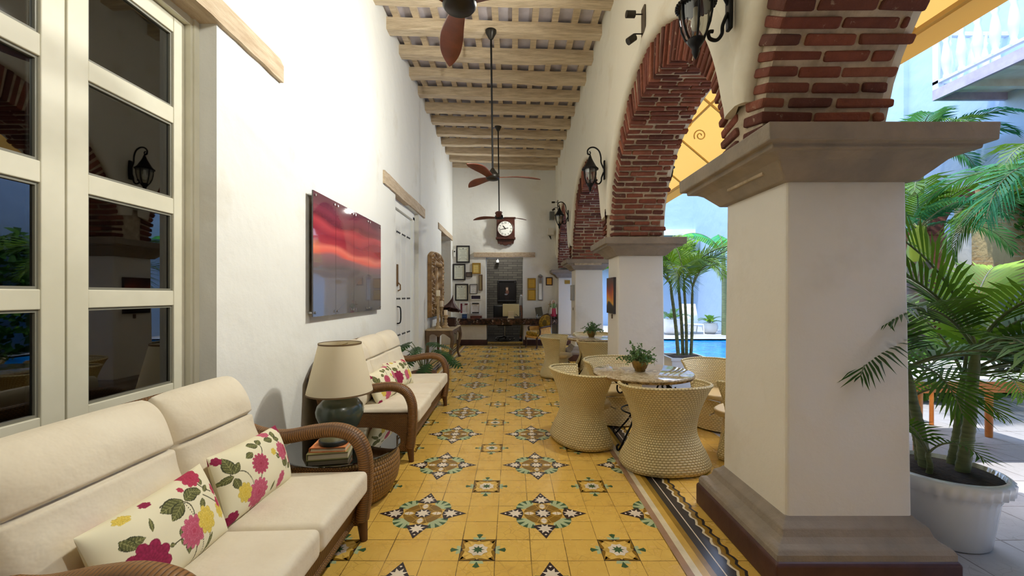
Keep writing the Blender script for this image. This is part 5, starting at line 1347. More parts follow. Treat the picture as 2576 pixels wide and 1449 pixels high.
# twin spotlights
def twin(y0_, z0_, label, sc_=1., pw=1.15, aim=None, cone=172):
    sl = thing('twin_spotlight', label, 'spotlight', (XR, y0_, z0_), 0, 'twin spotlights on the arcade wall')
    b = MB(); b.rbox(.02, .10 * sc_, .34 * sc_, .009, 3, lambda q, p: (XR - .01 + q.x, y0_ + q.y, z0_ + q.z)); b.build('mounting_plate', simple('spot_plate', c(96, 88, 78), .4, .5), sl)
    for dz, tz in ((.10 * sc_, .10), (-.09 * sc_, -.14)):
        b = MB(); b.tube([(XR - .02, y0_, z0_ + dz), (XR - .10, y0_, z0_ + dz)], .007, 6); pz_ = z0_ + dz + (.0 if dz > 0 else -.03)
        d = Vector((-1, -.1, -.05 if dz > 0 else -.75)).normalized(); p0 = Vector((XR - .095, y0_, pz_)); b.tube([p0, p0 + d * .085], .034 * sc_, 16); b.build('spot_head', M['bronze'], sl)
        ld = bpy.data.lights.new('spot_lamp', 'SPOT'); ld.energy = SPOT_W * pw; ld.spot_size = R(cone); ld.spot_blend = 1.; ld.shadow_soft_size = .06; ld.color = (1, .985, .90)
        lo = bpy.data.objects.new('spot_lamp', ld); COL.objects.link(lo); lo.location = p0 + d * .10; lo.rotation_euler = Vector(aim or (-1, -.05, .12 if dz > 0 else -.45)).to_track_quat('-Z', 'Y').to_euler()
twin(4.10, ZP(62, 4.10), 'small steel twin spotlight on the arcade wall beside the widest arch')
twin(11.9, ZP(516, 11.9), 'tiny twin spotlight far down the arcade wall, above the smallest lantern', .8, .55, (-1, -.30, -.30), 135)
twin(.55, 4.10, 'added twin spotlight behind the camera, out of view, brightening the near seating', 1., .65)  # unseen fixture added to brighten the near left side

# small pictures on the pillar faces
M['sun_paint'] = painted('small_sunset_paint', .3)
sp = thing('small_picture', 'small sunset picture with dark edges on the second pillar', 'picture', (1.42, 5.97, 1.55))
b = MB(); xa = 1.385; ya_, yb_ = 5.80, 6.22; za, zb = ZP(789, 5.9), ZP(698, 5.9)
b.box(xa, 1.425, ya_, yb_, za, zb); b.build('canvas_edge', simple('picture_edge', c(64, 62, 72), .5), sp)
b = MB(); b.grid(lambda u, v: (xa - .001, lerp(yb_, ya_, u), lerp(za, zb, v)), 12, 40, smooth=False); o = b.build('canvas', M['sun_paint'], sp)
ST = [(0, (26, 24, 30)), (.26, (44, 46, 54)), (.32, (226, 172, 60)), (.45, (222, 130, 50)), (.62, (170, 74, 50)), (.8, (96, 56, 52)), (1, (60, 44, 46))]
set_cols(o, [grad(min(1, max(0, j / 40 + .06 * math.sin(i * .5 + j * .2))), ST) + [1] for i in range(13) for j in range(41)])
ln_ = thing('wall_panel', 'pale grey flat panel on the third pillar', 'wall panel', (1.38, 9.65, 1.5))
b = MB(); b.box(1.345, 1.39, 9.42, 9.86, ZP(756, 9.6), ZP(717, 9.6)); b.build('panel', simple('panel_grey', c(160, 164, 170), .5), ln_, mods=[bevel(.005)])
b = MB(); b.box(1.341, 1.346, 9.46, 9.82, ZP(753, 9.6), ZP(720, 9.6)); b.build('panel_face', simple('panel_face_grey', c(176, 178, 182), .4), ln_)
gpq = MB(); gx0, gx1 = XP(1421, 12.25), XP(1434, 12.25); gpq.box(gx0, gx1, 12.25, 12.275, ZP(714, 12.25), ZP(705, 12.25)); tag(gpq.build('wall_plaque', M['gold_frame'], mods=[bevel(.004)]), 'small gold plaque high on the far engaged pillar', 'plaque')
for y_, z_, lab in ((5.98, ZP(796, 5.95), 'tiny switch below the sunset picture on the second pillar'), (9.62, ZP(777, 9.6), 'tiny switch below the grey panel on the third pillar')):
    q = MB(); q.box((1.40 if y_ < 7 else 1.37), (1.425 if y_ < 7 else 1.39), y_ - .015, y_ + .02, z_ - .03, z_ + .03); tag(q.build('switch', simple('switch_brown', c(92, 72, 56), .5)), lab, 'switch')

# ================================================================== person behind the desk, mostly hidden by the doorway edge
skin = simple('skin', c(150, 104, 80), .6)
def skinned(name, nodes, edges, m, parent, sub=2):
    me = bpy.data.meshes.new(name); me.from_pydata([n[0] for n in nodes], edges, []); me.materials.append(m)
    o = bpy.data.objects.new(name, me); COL.objects.link(o); o.parent = parent; o.matrix_parent_inverse = parent.matrix_basis.inverted()
    md = o.modifiers.new('skin', 'SKIN'); md.use_smooth_shade = True
    for i, n in enumerate(nodes):
        sv_ = me.skin_vertices[0].data[i]; sv_.radius = n[1] if isinstance(n[1], tuple) else (n[1], n[1]); sv_.use_root = (i == 0)
    o.modifiers.new('sub', 'SUBSURF').levels = sub; o.modifiers['sub'].render_levels = sub
    return o
px_, py_ = .455, 13.42
pr = thing('person', 'person in grey shirt and khaki trousers behind the counter, half hidden by the doorway', 'person', (px_, py_, 0))
def Q(x, y, z): return (px_ + x, py_ + y, z)
N_ = [(Q(0, 0, .96), (.15, .11)), (Q(0, 0, 1.10), (.14, .10)), (Q(0, .01, 1.28), (.165, .11)), (Q(0, .01, 1.42), (.12, .08)), (Q(0, 0, 1.50), .052), (Q(0, -.01, 1.56), .06), (Q(0, -.015, 1.64), .082), (Q(0, -.01, 1.72), .06),
      (Q(-.17, .01, 1.41), .056), (Q(-.20, -.01, 1.12), .042), (Q(-.17, -.10, .88), .03), (Q(.17, .01, 1.41), .056), (Q(.20, -.01, 1.12), .042), (Q(.19, -.08, .88), .03),
      (Q(-.09, 0, .90), .085), (Q(-.13, -.03, .50), .058), (Q(-.20, .06, .10), .038), (Q(-.21, -.06, .04), .034), (Q(.09, 0, .90), .085), (Q(.10, -.03, .50), .058), (Q(.10, .04, .10), .038), (Q(.10, -.09, .04), .034)]
E_ = [(0, 1), (1, 2), (2, 3), (3, 4), (4, 5), (5, 6), (6, 7), (3, 8), (8, 9), (9, 10), (3, 11), (11, 12), (12, 13), (0, 14), (14, 15), (15, 16), (16, 17), (0, 18), (18, 19), (19, 20), (20, 21)]
for hb, hx in ((10, -.165), (13, .185)):
    base = len(N_); N_.append((Q(hx, -.13, .82), (.034, .02))); E_.append((hb, base))
    for k in range(4):
        q = len(N_); fx = hx - .03 + .02 * k; N_ += [(Q(fx, -.145, .77), .009), (Q(fx, -.14, .73 + .006 * abs(k - 1.5)), .008)]; E_ += [(base, q), (q, q + 1)]
    q = len(N_); N_ += [(Q(hx + (.04 if hx < 0 else -.04), -.15, .81), .010), (Q(hx + (.055 if hx < 0 else -.055), -.165, .78), .009)]; E_ += [(base, q), (q, q + 1)]
skinned('body', N_, E_, skin, pr)
skinned('shirt', [(Q(0, 0, .95), (.165, .125)), (Q(0, 0, 1.10), (.155, .115)), (Q(0, .01, 1.28), (.182, .125)), (Q(0, .01, 1.43), (.125, .09)), (Q(-.17, .01, 1.41), .07), (Q(-.20, -.01, 1.08), .056), (Q(.17, .01, 1.41), .07), (Q(.20, -.01, 1.08), .056)], [(0, 1), (1, 2), (2, 3), (3, 4), (4, 5), (3, 6), (6, 7)], simple('grey_shirt', c(188, 190, 194), .8), pr)
skinned('trousers', [(Q(0, 0, .95), (.16, .12)), (Q(-.09, 0, .88), .098), (Q(-.13, -.03, .50), .072), (Q(-.195, .05, .12), .056), (Q(.09, 0, .88), .098), (Q(.10, -.03, .50), .072), (Q(.10, .03, .12), .056)], [(0, 1), (1, 2), (2, 3), (0, 4), (4, 5), (5, 6)], simple('khaki', c(120, 112, 84), .8), pr)
b = MB(); b.lathe([(.084, 1.63), (.092, 1.68), (.088, 1.74), (.06, 1.785), (.0, 1.80)], 20, px_, py_ + .012, 0, 0, True, False); b.build('hair', simple('dark_hair', c(28, 22, 20), .7), pr)
b = MB()
for s in (-1, 1): b.lathe([(.0, -.008), (.008, 0), (.0, .008)], 8, px_ + s * .03, py_ - .088, 1.645)
b.rbox(.028, .035, .04, .012, 2, lambda q, p: (px_ + q.x, py_ - .098 + q.y, 1.615 + q.z)); b.rbox(.045, .012, .014, .005, 2, lambda q, p: (px_ + q.x, py_ - .085 + q.y, 1.575 + q.z)); b.build('face', simple('skin_face', c(120, 76, 62), .6), pr)
for hx, y_ in ((-.205, 0.0), (.10, -.02)):
    b = MB(); b.rbox(.09, .27, .075, .03, 3, lambda q, p: (px_ + hx + q.x, py_ + y_ - .03 + q.y, .04 + q.z)); b.build('shoe', M['black_plastic'], pr)

# ================================================================== courtyard
def slab(name, x0, x1, y0, y1, z0, z1, m): return box_obj(name, [(x0, x1, y0, y1, z0, z1)], m)
PX0, PX1, PY0, PY1 = 3.72, 7.9, 7.9, 13.85
box_obj('floor_courtyard', [(2.12, 8.8, -2.2, PY0, -.12, -.002), (2.12, PX0, PY0, PY1, -.12, -.002), (PX1, 8.8, PY0, PY1, -.12, -.002), (2.12, 14, PY1, 20.2, -.12, -.002)], M['paving'])
b = MB(); b.box(PX0, PX1, PY0, PY1, -1.3, -1.2); b.box(PX0 - .05, PX0, PY0, PY1, -1.3, -.003); b.box(PX1, PX1 + .05, PY0, PY1, -1.3, -.003); b.box(PX0, PX1, PY0 - .05, PY0, -1.3, -.003); b.box(PX0, PX1, PY1, PY1 + .05, -1.3, -.003)
b.box(PX0 - .22, PX0, PY0 - .2, PY1 + .2, -.01, .02, 1); b.box(PX0, PX1, PY1, PY1 + .2, -.01, .02, 1); b.box(PX0, PX1, PY0 - .2, PY0, -.01, .02, 1)
struct(b.build('floor_pool', [simple('pool_blue', c(30, 150, 230), .4), M['white']]))
b = MB(); b.grid(lambda u, v: (lerp(PX0, PX1, u), lerp(PY0, PY1, v), -.045), 8, 8); o = b.build('pool_water', M['water']); tag(o, 'bright blue water of the swimming pool beyond the first arch', 'water'); o['kind'] = 'stuff'
FX = 8.66
box_obj('wall_facade', [(FX, FX + .3, -2.2, 20.2, 0, 9.0), (FX - .10, FX, 9.25, 20.0, 0, 9.0)], M['grey_wall'])
box_obj('wall_end', [(2.0, 14, 20.0, 20.3, 0, 10.)], M['grey_wall'])
box_obj('trim_7', [(2.0, FX - .1, 19.78, 20.0, ZP(592, 19.8), ZP(577, 19.8))], M['white'])
box_obj('trim_8', [(2.0, FX - .1, 19.9, 20.0, ZP(622, 19.9), ZP(597, 19.9))], simple('beige_band', c(206, 204, 176), .8))
# balcony
bz0, bz1, bx0, bx1, byE = 4.87, 5.05, 7.40, FX, 7.45
ba = thing('balcony', 'white balcony with turned balusters at the upper right', 'balcony', (8.0, 5.0, bz0))
b = MB(); b.box(bx0, bx0 + .06, -1.5, byE, bz0, bz1); b.box(bx0 + .06, bx1, byE - .06, byE - .002, bz0 + .002, bz1 - .002); b.build('fascia', mottled('fascia_paint', c(188, 176, 196), c(168, 154, 176), 5), ba)
M['balcony_boards'] = mottled('balcony_boards', c(232, 228, 216), c(214, 208, 194), 4)
b = MB(); b.box(bx0 + .06, bx1, -1.5, byE - .06, bz1 - .05, bz1); b.build('deck', M['balcony_boards'], ba)
for k in range(9):
    y = byE - .45 - .62 * k; b = MB(); b.box(bx0 + .06, bx1, y - .05, y + .05, bz0 + .02, bz1 - .05); b.build('joist', M['balcony_boards'], ba)
M['white_paint'] = simple('white_rail_paint', c(200, 210, 228), .5)
for z, h in ((5.14, .05), (5.98, .07)):
    b = MB(); b.box(bx0 + .0, bx0 + .08, -1.5, byE, z, z + h); b.box(bx0 + .08, bx1, byE - .08, byE - .002, z, z + h - .002); b.build('rail', M['white_paint'], ba)
bal = [(.045, 0), (.045, .06), (.034, .10), (.062, .24), (.068, .34), (.052, .50), (.036, .62), (.052, .68), (.036, .72), (.045, .80), (.045, .86)]
def baluster(x, y):
    q = MB(); q.lathe(bal, 12, x, y, 5.16); q.build('baluster', M['white_paint'], ba)
for k in range(20): baluster(bx0 + .04, byE - .20 - .245 * k)
for k in range(5): baluster(bx0 + .24 + .21 * k, byE - .04)
b = MB(); b.box(bx0, bx0 + .10, byE - .10, byE, bz1, 6.12); b.build('corner_post', M['white_paint'], ba)
# awning
AW0, AW1 = (2.0, 4.38), (3.08, 3.48)
aw = thing('awning', 'yellow canvas awning with iron scroll brackets over the courtyard side of the arches', 'awning', (2.5, 5.5, 3.5))
b = MB(); ya_, yb_ = -1.6, 12.4
b.grid(lambda u, v: (lerp(AW0[0], AW1[0], u), lerp(ya_, yb_, v), lerp(AW0[1], AW1[1], u) + .0), 6, 56); b.build('canopy_fabric', M['canvas'], aw)
b = MB(); b.grid(lambda u, v: (AW1[0] + .004 * math.sin(80 * v), lerp(ya_, yb_, v), lerp(3.285, AW1[1], u)), 2, 120); b.build('valance', M['canvas'], aw)
fr_ = simple('awning_frame', c(214, 180, 110), .5)
b = MB(); b.box(AW1[0] - .05, AW1[0] - .01, ya_, yb_, AW1[1] - .055, AW1[1] - .02)
for k in range(13):
    y = -1.2 + 1.1 * k; b.tube([(AW0[0], y, AW0[1] - .04), (AW1[0] - .03, y, AW1[1] - .03)], .017, 6)
b.tube([(lerp(AW0[0], AW1[0], .5), ya_, lerp(AW0[1], AW1[1], .5) - .03), (lerp(AW0[0], AW1[0], .5), yb_, lerp(AW0[1], AW1[1], .5) - .03)], .017, 6); b.build('frame_bars', fr_, aw)
for y in (2.5, 5.9, 7.0, 9.7):
    b = MB(); x0, z0 = 2.42, 3.86
    b.tube([(x0 + (.02 + .022 * t) * math.cos(t * 2.0 + 1), y, z0 + (.02 + .022 * t) * math.sin(t * 2.0 + 1)) for t in [i / 10 for i in range(51)]], .011, 6)
    b.tube(spline([(2.0, y, 3.5), (2.15, y, 3.75), (2.3, y, 3.95), (2.5, y, 4.0)]), .012, 6)
    b.tube([(2.62 + (.015 + .015 * t) * math.cos(t * 2.0), y, 3.68 + (.015 + .015 * t) * math.sin(t * 2.0)) for t in [i / 10 for i in range(51)]], .009, 6); b.build('scroll_bracket', fr_, aw)

# ---------------------------------------------------------------- palms
def frond(b, base, az, el, L, bend, nl, ll, lw, rr, t0=.22, fold=.35, sag=.25, mi=0, ms=1):
    p = Vector(base); n = 16; pts = [p.copy()]; hd = Vector((math.cos(az), math.sin(az), 0)); tans = []
    for i in range(n):
        e = el - bend * ((i + .5) / n) ** 1.3; d = hd * math.cos(e) + Vector((0, 0, math.sin(e))); tans.append(d); p = p + d * L / n; pts.append(p.copy())
    tans.append(tans[-1])
    b.tube(pts, [lerp(.011, .003, i / n) * (L / 1.0) ** .5 for i in range(n + 1)], 6, ms)
    sd = Vector((-hd.y, hd.x, 0))
    for k in range(nl):
        t = t0 + (1 - t0) * k / (nl - 1); i = min(n - 1, int(t * n)); f_ = t * n - i
        o = pts[i].lerp(pts[i + 1], f_); d = tans[i]; nn = sd.cross(d) * -1
        if nn.z < 0: nn = -nn
        q = (t - t0) / (1 - t0); le = ll * (math.sin(PI * (q * .80 + .16))) ** .7 * rr.uniform(.9, 1.08)
        for sg in (-1, 1):
            dr = (sd * sg * (1 - .45 * q) + d * (.55 + .75 * q) + nn * fold * (1 - q * .5)).normalized()
            m1 = o + dr * le * .55 + Vector((0, 0, -sag * le * .12)); tip = o + dr * le + Vector((rr.uniform(-.02, .02), rr.uniform(-.02, .02), -sag * le * rr.uniform(.45, .8)))
            wv = d * lw
            b.add([o - wv * .25, o + wv * .25, m1 + wv * .5, m1 - wv * .5, tip], [(0, 1, 2, 3), (3, 2, 4)], mi, False)
def cane(b, p0, p1, r0, r1, rings=10, mi=0):
    p0, p1 = Vector(p0), Vector(p1); n = rings * 3; pts = []; rs = []
    for i in range(n + 1):
        t = i / n; pts.append(p0.lerp(p1, t) + Vector((.01 * math.sin(3 * t), 0, 0))); rs.append(lerp(r0, r1, t) * (1.09 if i % 3 == 0 else 1)); 
    b.tube(pts, rs, 12, mi)
def palm_pot(name, label, loc, pot_fn, canes, mats, seed, group='courtyard palms'):
    r = thing(name, label, 'palm', loc, 0, group); rr = random.Random(seed)
    pot_fn(r)
    for (p0, p1, r0, sh, fr) in canes:
        b = MB(); cane(b, p0, p1, r0, r0 * .8); b.build('stem', M['stem'], r)
        if sh:
            top = Vector(p1) + (Vector(p1) - Vector(p0)).normalized() * sh; b = MB(); b.tube([p1, (Vector(p1) + top) / 2, top], [r0 * .85, r0 * .8, r0 * .45], 10); b.build('crownshaft', M['stem'], r)
        else: top = Vector(p1)
        for (az, el, L, bend, nl, ll, lw, mk) in fr:
            if name == 'planter_palm': L, ll, bend, lw, mk = L * 1.12, ll * 1.2, bend + 14, lw * 1.1, {'leaf': 'leaf_lime', 'leaf_dark': 'leaf', 'leaf_lime': 'leaf_lime'}[mk]
            b = MB(); frond(b, top - Vector((0, 0, .02)), R(az), R(el), L, R(bend), nl, ll, lw, rr); b.build('frond', [M[mk], M['stem']], r)
    return r
def white_pot(r):
    x, y = 2.61, 2.58; b = MB()
    b.lathe([(.0, 0), (.205, 0), (.215, .01), (.25, .27), (.262, .315), (.296, .33), (.302, .395), (.292, .405), (.272, .412), (.266, .37), (.0, .37)], 96, x, y, 0, 0, True, False, rfn=lambda a, z: 1 + (.022 * math.cos(34 * a) if .30 < z < .405 else 0))
    b.build('pot', M['pot_white'], r)
    b = MB(); b.lathe([(.0, .395), (.12, .40), (.268, .385)], 30, x, y, 0, 0, True, False); b.build('soil', M['soil'], r)
D = 'leaf'
palm_pot('potted_palm', 'potted areca palm in a ribbed white pot beside the front pillar', (2.61, 2.62, 0), white_pot, [
    ((2.70, 2.54, .38), (2.74, 2.52, .92), .034, .22, [(200, 45, .95, 75, 26, .36, .030, 'leaf_dark'), (240, 30, .85, 80, 24, .34, .03, 'leaf'), (330, 55, .9, 95, 26, .36, .030, 'leaf'), (20, 50, .9, 90, 26, .36, .03, 'leaf'), (100, 65, 1.0, 70, 26, .38, .03, 'leaf'), (160, 70, 1.0, 75, 28, .38, .03, 'leaf'), (285, 15, .8, 70, 22, .32, .03, 'leaf'), (255, 60, 1.0, 110, 28, .38, .03, 'leaf'), (0, 35, 1.0, 95, 28, .38, .03, 'leaf_dark'), (315, 70, 1.1, 110, 30, .4, .032, 'leaf_dark'), (150, 80, 1.15, 60, 30, .4, .03, 'leaf'), (275, 38, .85, 105, 26, .36, .03, 'leaf'), (340, 20, .9, 80, 26, .36, .03, 'leaf_dark')]),
    ((2.54, 2.60, .38), (2.48, 2.62, .80), .032, .22, [(120, 72, .95, 55, 26, .36, .028, 'leaf'), (215, 40, .9, 85, 24, .33, .028, 'leaf_dark'), (60, 60, .9, 75, 24, .35, .03, 'leaf'), (190, 62, .85, 90, 24, .33, .028, 'leaf_dark'), (300, 40, .8, 95, 22, .3, .03, 'leaf'), (250, 20, .6, 80, 20, .28, .028, 'leaf'), (165, 55, .9, 85, 24, .34, .028, 'leaf'), (345, 30, .75, 85, 22, .3, .028, 'leaf')]),
    ((2.76, 2.66, .38), (2.86, 2.70, .78), .026, .18, [(350, 60, .9, 90, 24, .34, .03, 'leaf'), (30, 75, 1.0, 60, 26, .40, .04, 'leaf_lime'), (300, 50, .8, 100, 22, .32, .03, 'leaf'), (80, 60, .9, 70, 22, .34, .03, 'leaf_lime'), (270, 62, .9, 115, 26, .36, .03, 'leaf'), (325, 35, .9, 100, 26, .36, .03, 'leaf'), (290, 25, .8, 85, 24, .34, .03, 'leaf_dark'), (350, 25, .85, 90, 24, .34, .03, 'leaf'), (20, 15, .8, 70, 24, .34, .03, 'leaf')]),
    ((2.60, 2.70, .38), (2.60, 2.76, .66), .022, .12, [(140, 60, .8, 80, 20, .3, .025, 'leaf'), (10, 60, .8, 80, 20, .3, .025, 'leaf'), (60, 55, .8, 80, 20, .3, .025, 'leaf_dark'), (330, 50, .7, 90, 20, .3, .025, 'leaf'), (270, 45, .6, 90, 18, .26, .025, 'leaf_lime')]),
    ((2.48, 2.52, .38), (2.44, 2.48, .50), .016, .06, [(200, 60, .45, 70, 14, .2, .02, 'leaf'), (120, 60, .5, 70, 14, .2, .02, 'leaf_lime'), (260, 50, .4, 80, 12, .18, .02, 'leaf')])], None, 21)
def planter(r):
    b = MB(); x, y, h, w = 2.77, 6.86, .46, .29
    b.box(x - w, x + w, y - w, y + w, 0, h - .03); b.box(x - w - .02, x + w + .02, y - w - .02, y - w + .02, h - .03, h + .01); b.box(x - w - .02, x + w + .02, y + w - .02, y + w + .02, h - .03, h + .01); b.box(x - w - .02, x - w + .02, y - w + .02, y + w - .02, h - .03, h + .01); b.box(x + w - .02, x + w + .02, y - w + .02, y + w - .02, h - .03, h + .01); b.build('planter_box', M['pot_white'], r)
    b = MB(); b.grid(lambda u, v: (x - w + 2 * w * u, y - w + 2 * w * v, h - .012 + .015 * math.sin(u * 9) * math.sin(v * 11)), 14, 14); b.build('soil', M['soil'], r)
def xz(px, py, Y): return (XP(px, Y), Y, ZP(py, Y))
palm_pot('planter_palm', 'slender palm clump in a square white planter beside the pool', (2.77, 6.86, 0), planter, [
    (xz(1706, 893, 6.7), xz(1691, 752, 6.7), .028, .25, [(110, 55, 1.0, 100, 30, .42, .03, 'leaf'), (200, 50, .95, 110, 28, .42, .03, 'leaf'), (260, 45, .8, 100, 26, .4, .03, 'leaf_dark'), (150, 75, 1.0, 70, 28, .4, .03, 'leaf')]),
    (xz(1718, 893, 6.8), xz(1708, 735, 6.8), .026, .25, [(30, 60, 1.0, 90, 28, .42, .03, 'leaf_lime'), (180, 70, 1.0, 80, 28, .42, .03, 'leaf'), (300, 50, .9, 100, 28, .4, .03, 'leaf')]),
    (xz(1727, 893, 6.75), xz(1722, 742, 6.75), .024, .24, [(0, 55, 1.1, 95, 30, .45, .03, 'leaf_dark'), (330, 65, 1.1, 80, 30, .45, .03, 'leaf'), (90, 75, 1.1, 60, 28, .4, .03, 'leaf')]),
    (xz(1738, 893, 6.75), xz(1741, 765, 6.75), .024, .28, [(350, 72, 1.15, 85, 32, .46, .03, 'leaf_dark'), (275, 60, .9, 100, 28, .4, .028, 'leaf_lime'), (45, 65, 1.1, 90, 30, .42, .03, 'leaf'), (230, 62, .9, 110, 26, .4, .03, 'leaf')])], None, 22)
def palm_tree(x, y, h, r0, label, fr, sh=.5, seed=1, lean=(0, 0)):
    r = thing('palm_tree', label, 'palm tree', (x, y, 0), 0, 'courtyard palm trees'); rr = random.Random(seed)
    top = (x + lean[0], y + lean[1], h); b = MB(); cane(b, (x, y, -.01), top, r0 * 1.15, r0 * .85, 24); b.build('trunk', M['trunk'], r)
    t2 = Vector(top) + Vector((lean[0] * .1, lean[1] * .1, sh)); b = MB(); b.tube([top, Vector(top).lerp(t2, .3), Vector(top).lerp(t2, .7), t2], [r0 * .8, r0 * .95, r0 * .75, r0 * .4], 14); b.build('crownshaft', M['shaft_green'], r)
    for (az, el, L, bend, nl, ll, lw, mk) in fr:
        b = MB(); frond(b, t2 - Vector((0, 0, .05)), R(az), R(el), L, R(bend), nl, ll, lw, rr, t0=.12, sag=.6); b.build('frond', [M[mk], M['stem']], r)
    return r
def crown(n, L, seed, ks=('leaf_blue', 'leaf'), el=(15, 70), nl=34, ll=.55):
    rr = random.Random(seed)
    return [(360 * i / n + rr.uniform(-12, 12), rr.uniform(*el), L * rr.uniform(.85, 1.1), rr.uniform(75, 115), nl, ll * rr.uniform(.85, 1.1), .045, ks[i % len(ks)]) for i in range(n)]
palm_tree(6.15, 6.4, 1.95, .15, 'palm tree with a grey ringed trunk and yellow-green crownshaft beside the stone wall', crown(11, 1.5, 4), .55, 31)
palm_tree(7.55, 7.9, 3.6, .12, 'taller palm tree under the balcony, its fronds against the pale wall', crown(11, 1.5, 9, ('leaf_blue', 'leaf_blue', 'leaf')), .45, 32)
palm_tree(6.3, 4.7, 2.35, .13, 'palm tree at the right edge of the picture, only its drooping fronds in view', crown(12, 1.7, 14, ('leaf_blue', 'leaf'), (5, 60)), .4, 33)
# banana plant at the far side of the pool
bp = thing('banana_plant', 'banana plant beyond the pool, one torn broad leaf showing beside the pillar', 'plant', (7.70, 15.3, 0))
b = MB(); b.tube([(7.70, 15.3, 0), (7.68, 15.3, 1.4), (7.62, 15.3, 2.95)], [.13, .10, .06], 12); b.build('stem', M['stem'], bp)
M['banana'] = leafmat('banana_leaf', c(30, 140, 96), c(90, 180, 60), .35)
for k, (az, el, L) in enumerate(((180, 60, 1.9), (75, 72, 1.6), (20, 60, 1.4), (330, 60, 1.5))):
    b = MB(); n = 26; hd = Vector((math.cos(R(az)), math.sin(R(az)), 0)); p = Vector((7.62, 15.3, 2.90)); pts = [p.copy()]
    for i in range(n): e = R(el) - R(95) * (i / n) ** 1.4; p = p + (hd * math.cos(e) + Vector((0, 0, math.sin(e)))) * L / n; pts.append(p.copy())
    sd = Vector((-hd.y, hd.x, 0)); b.tube(pts, [lerp(.03, .006, i / n) for i in range(n + 1)], 6, 1)
    for i in range(4, n):
        w = .30 * math.sin(PI * min(1, (i - 3) / (n - 3) * .93 + .05)) ** .6
        for sg in (-1, 1):
            a, e = pts[i], pts[i + 1]; dn = Vector((0, 0, -.55 * w))
            b.add([a, a.lerp(e, .95), a.lerp(e, .9) + sd * sg * w + dn, a.lerp(e, .05) + sd * sg * w * 1.0 + dn], [(0, 1, 2, 3)], 0)
    b.build('broad_leaf', [M['banana'], M['stem']], bp)
# hedge and vines (nobody could count the leaves)
def leaf_mass(name, label, cat, boxes, n, size, m, seed):
    rr = random.Random(seed); b = MB()
    for k in range(n):
        x0, x1, y0, y1, z0, z1 = boxes[k % len(boxes)]
        p = Vector((rr.uniform(x0, x1), rr.uniform(y0, y1), lerp(z0, z1, rr.random() ** .8))); d = Vector((rr.uniform(-1, 1), rr.uniform(-1, .2), rr.uniform(-1, .3))).normalized(); u_ = d.orthogonal().normalized(); s = size * rr.uniform(.6, 1.3)
        b.add([p - u_ * s * .28, p + d * s * .5 - u_ * s * .0 - u_ * s * .3, p + d * s, p + d * s * .5 + u_ * s * .3, p + u_ * s * .1], [(0, 1, 2, 3)], 0)
    o = b.build(name, m); tag(o, label, cat); o['kind'] = 'stuff'; return o
leaf_mass('hedge', 'bright green hanging hedge along the end wall beyond the pool', 'hedge', [(3.0, 8.4, 19.2, 19.95, 2.75, 3.95)], 2600, .22, M['leaf_lime'], 5)
leaf_mass('climbing_vine', 'green creeper hanging down the tan stone wall at the right', 'vine', [(8.0, 8.6, 6.6, 6.8, 2.35, 3.4), (7.6, 8.6, 6.62, 6.85, 3.0, 3.5), (8.35, 8.62, 6.5, 6.8, 1.9, 3.2)], 1400, .13, M['leaf'], 6)
leaf_mass('shrub', 'low green bushes in front of the tan stone wall', 'shrub', [(6.7, 8.4, 5.9, 6.7, .0, 1.35), (5.2, 6.4, 5.6, 6.9, 0, .9)], 1500, .20, M['leaf'], 7)
leaf_mass('shrub', 'tall dark green bushes along the pale house wall beyond the pool', 'shrub', [(7.95, 8.5, 8.9, 13.6, .0, 3.0)], 2600, .24, M['leaf'], 8)
# stone garden wall with a brick arch
gw = thing('garden_wall', 'tan stone garden wall with a brick arch at the right of the courtyard', 'garden wall', (7.9, 6.95, 0))
b = MB(); b.box(7.42, FX - .005, 6.85, 7.10, 0, 3.2); b.build('stonework', M['tan_stone'], gw)
b = MB(); b.box(7.02, 7.42, 6.83, 7.10, 0, 2.45); b.build('white_pier', M['pillar_white'], gw)
b = MB(); rr = random.Random(3)
for k in range(16):
    a = R(95 + 85 * k / 15); r_ = .52
    for j in range(2):
        m = Matrix.Translation((7.44 + (r_) * math.cos(a), 6.84 + .14 * j, 2.45 + r_ * math.sin(a))) @ Matrix.Rotation(-(a - PI / 2), 4, 'Y'); b.box(-.035, .035, -.065, .065, 0, .24, 0, m)
b.build('brick_arch_ring', M['brick'], gw, mods=[bevel(.006)])
b = MB(); b.box(6.60, 6.98, 6.83, 7.10, 0, 2.5); 
b.build('brick_pier', brickmat('pinkish_brick', [c(196, 130, 110), c(176, 108, 88), c(206, 150, 130)], c(220, 200, 180)), gw)
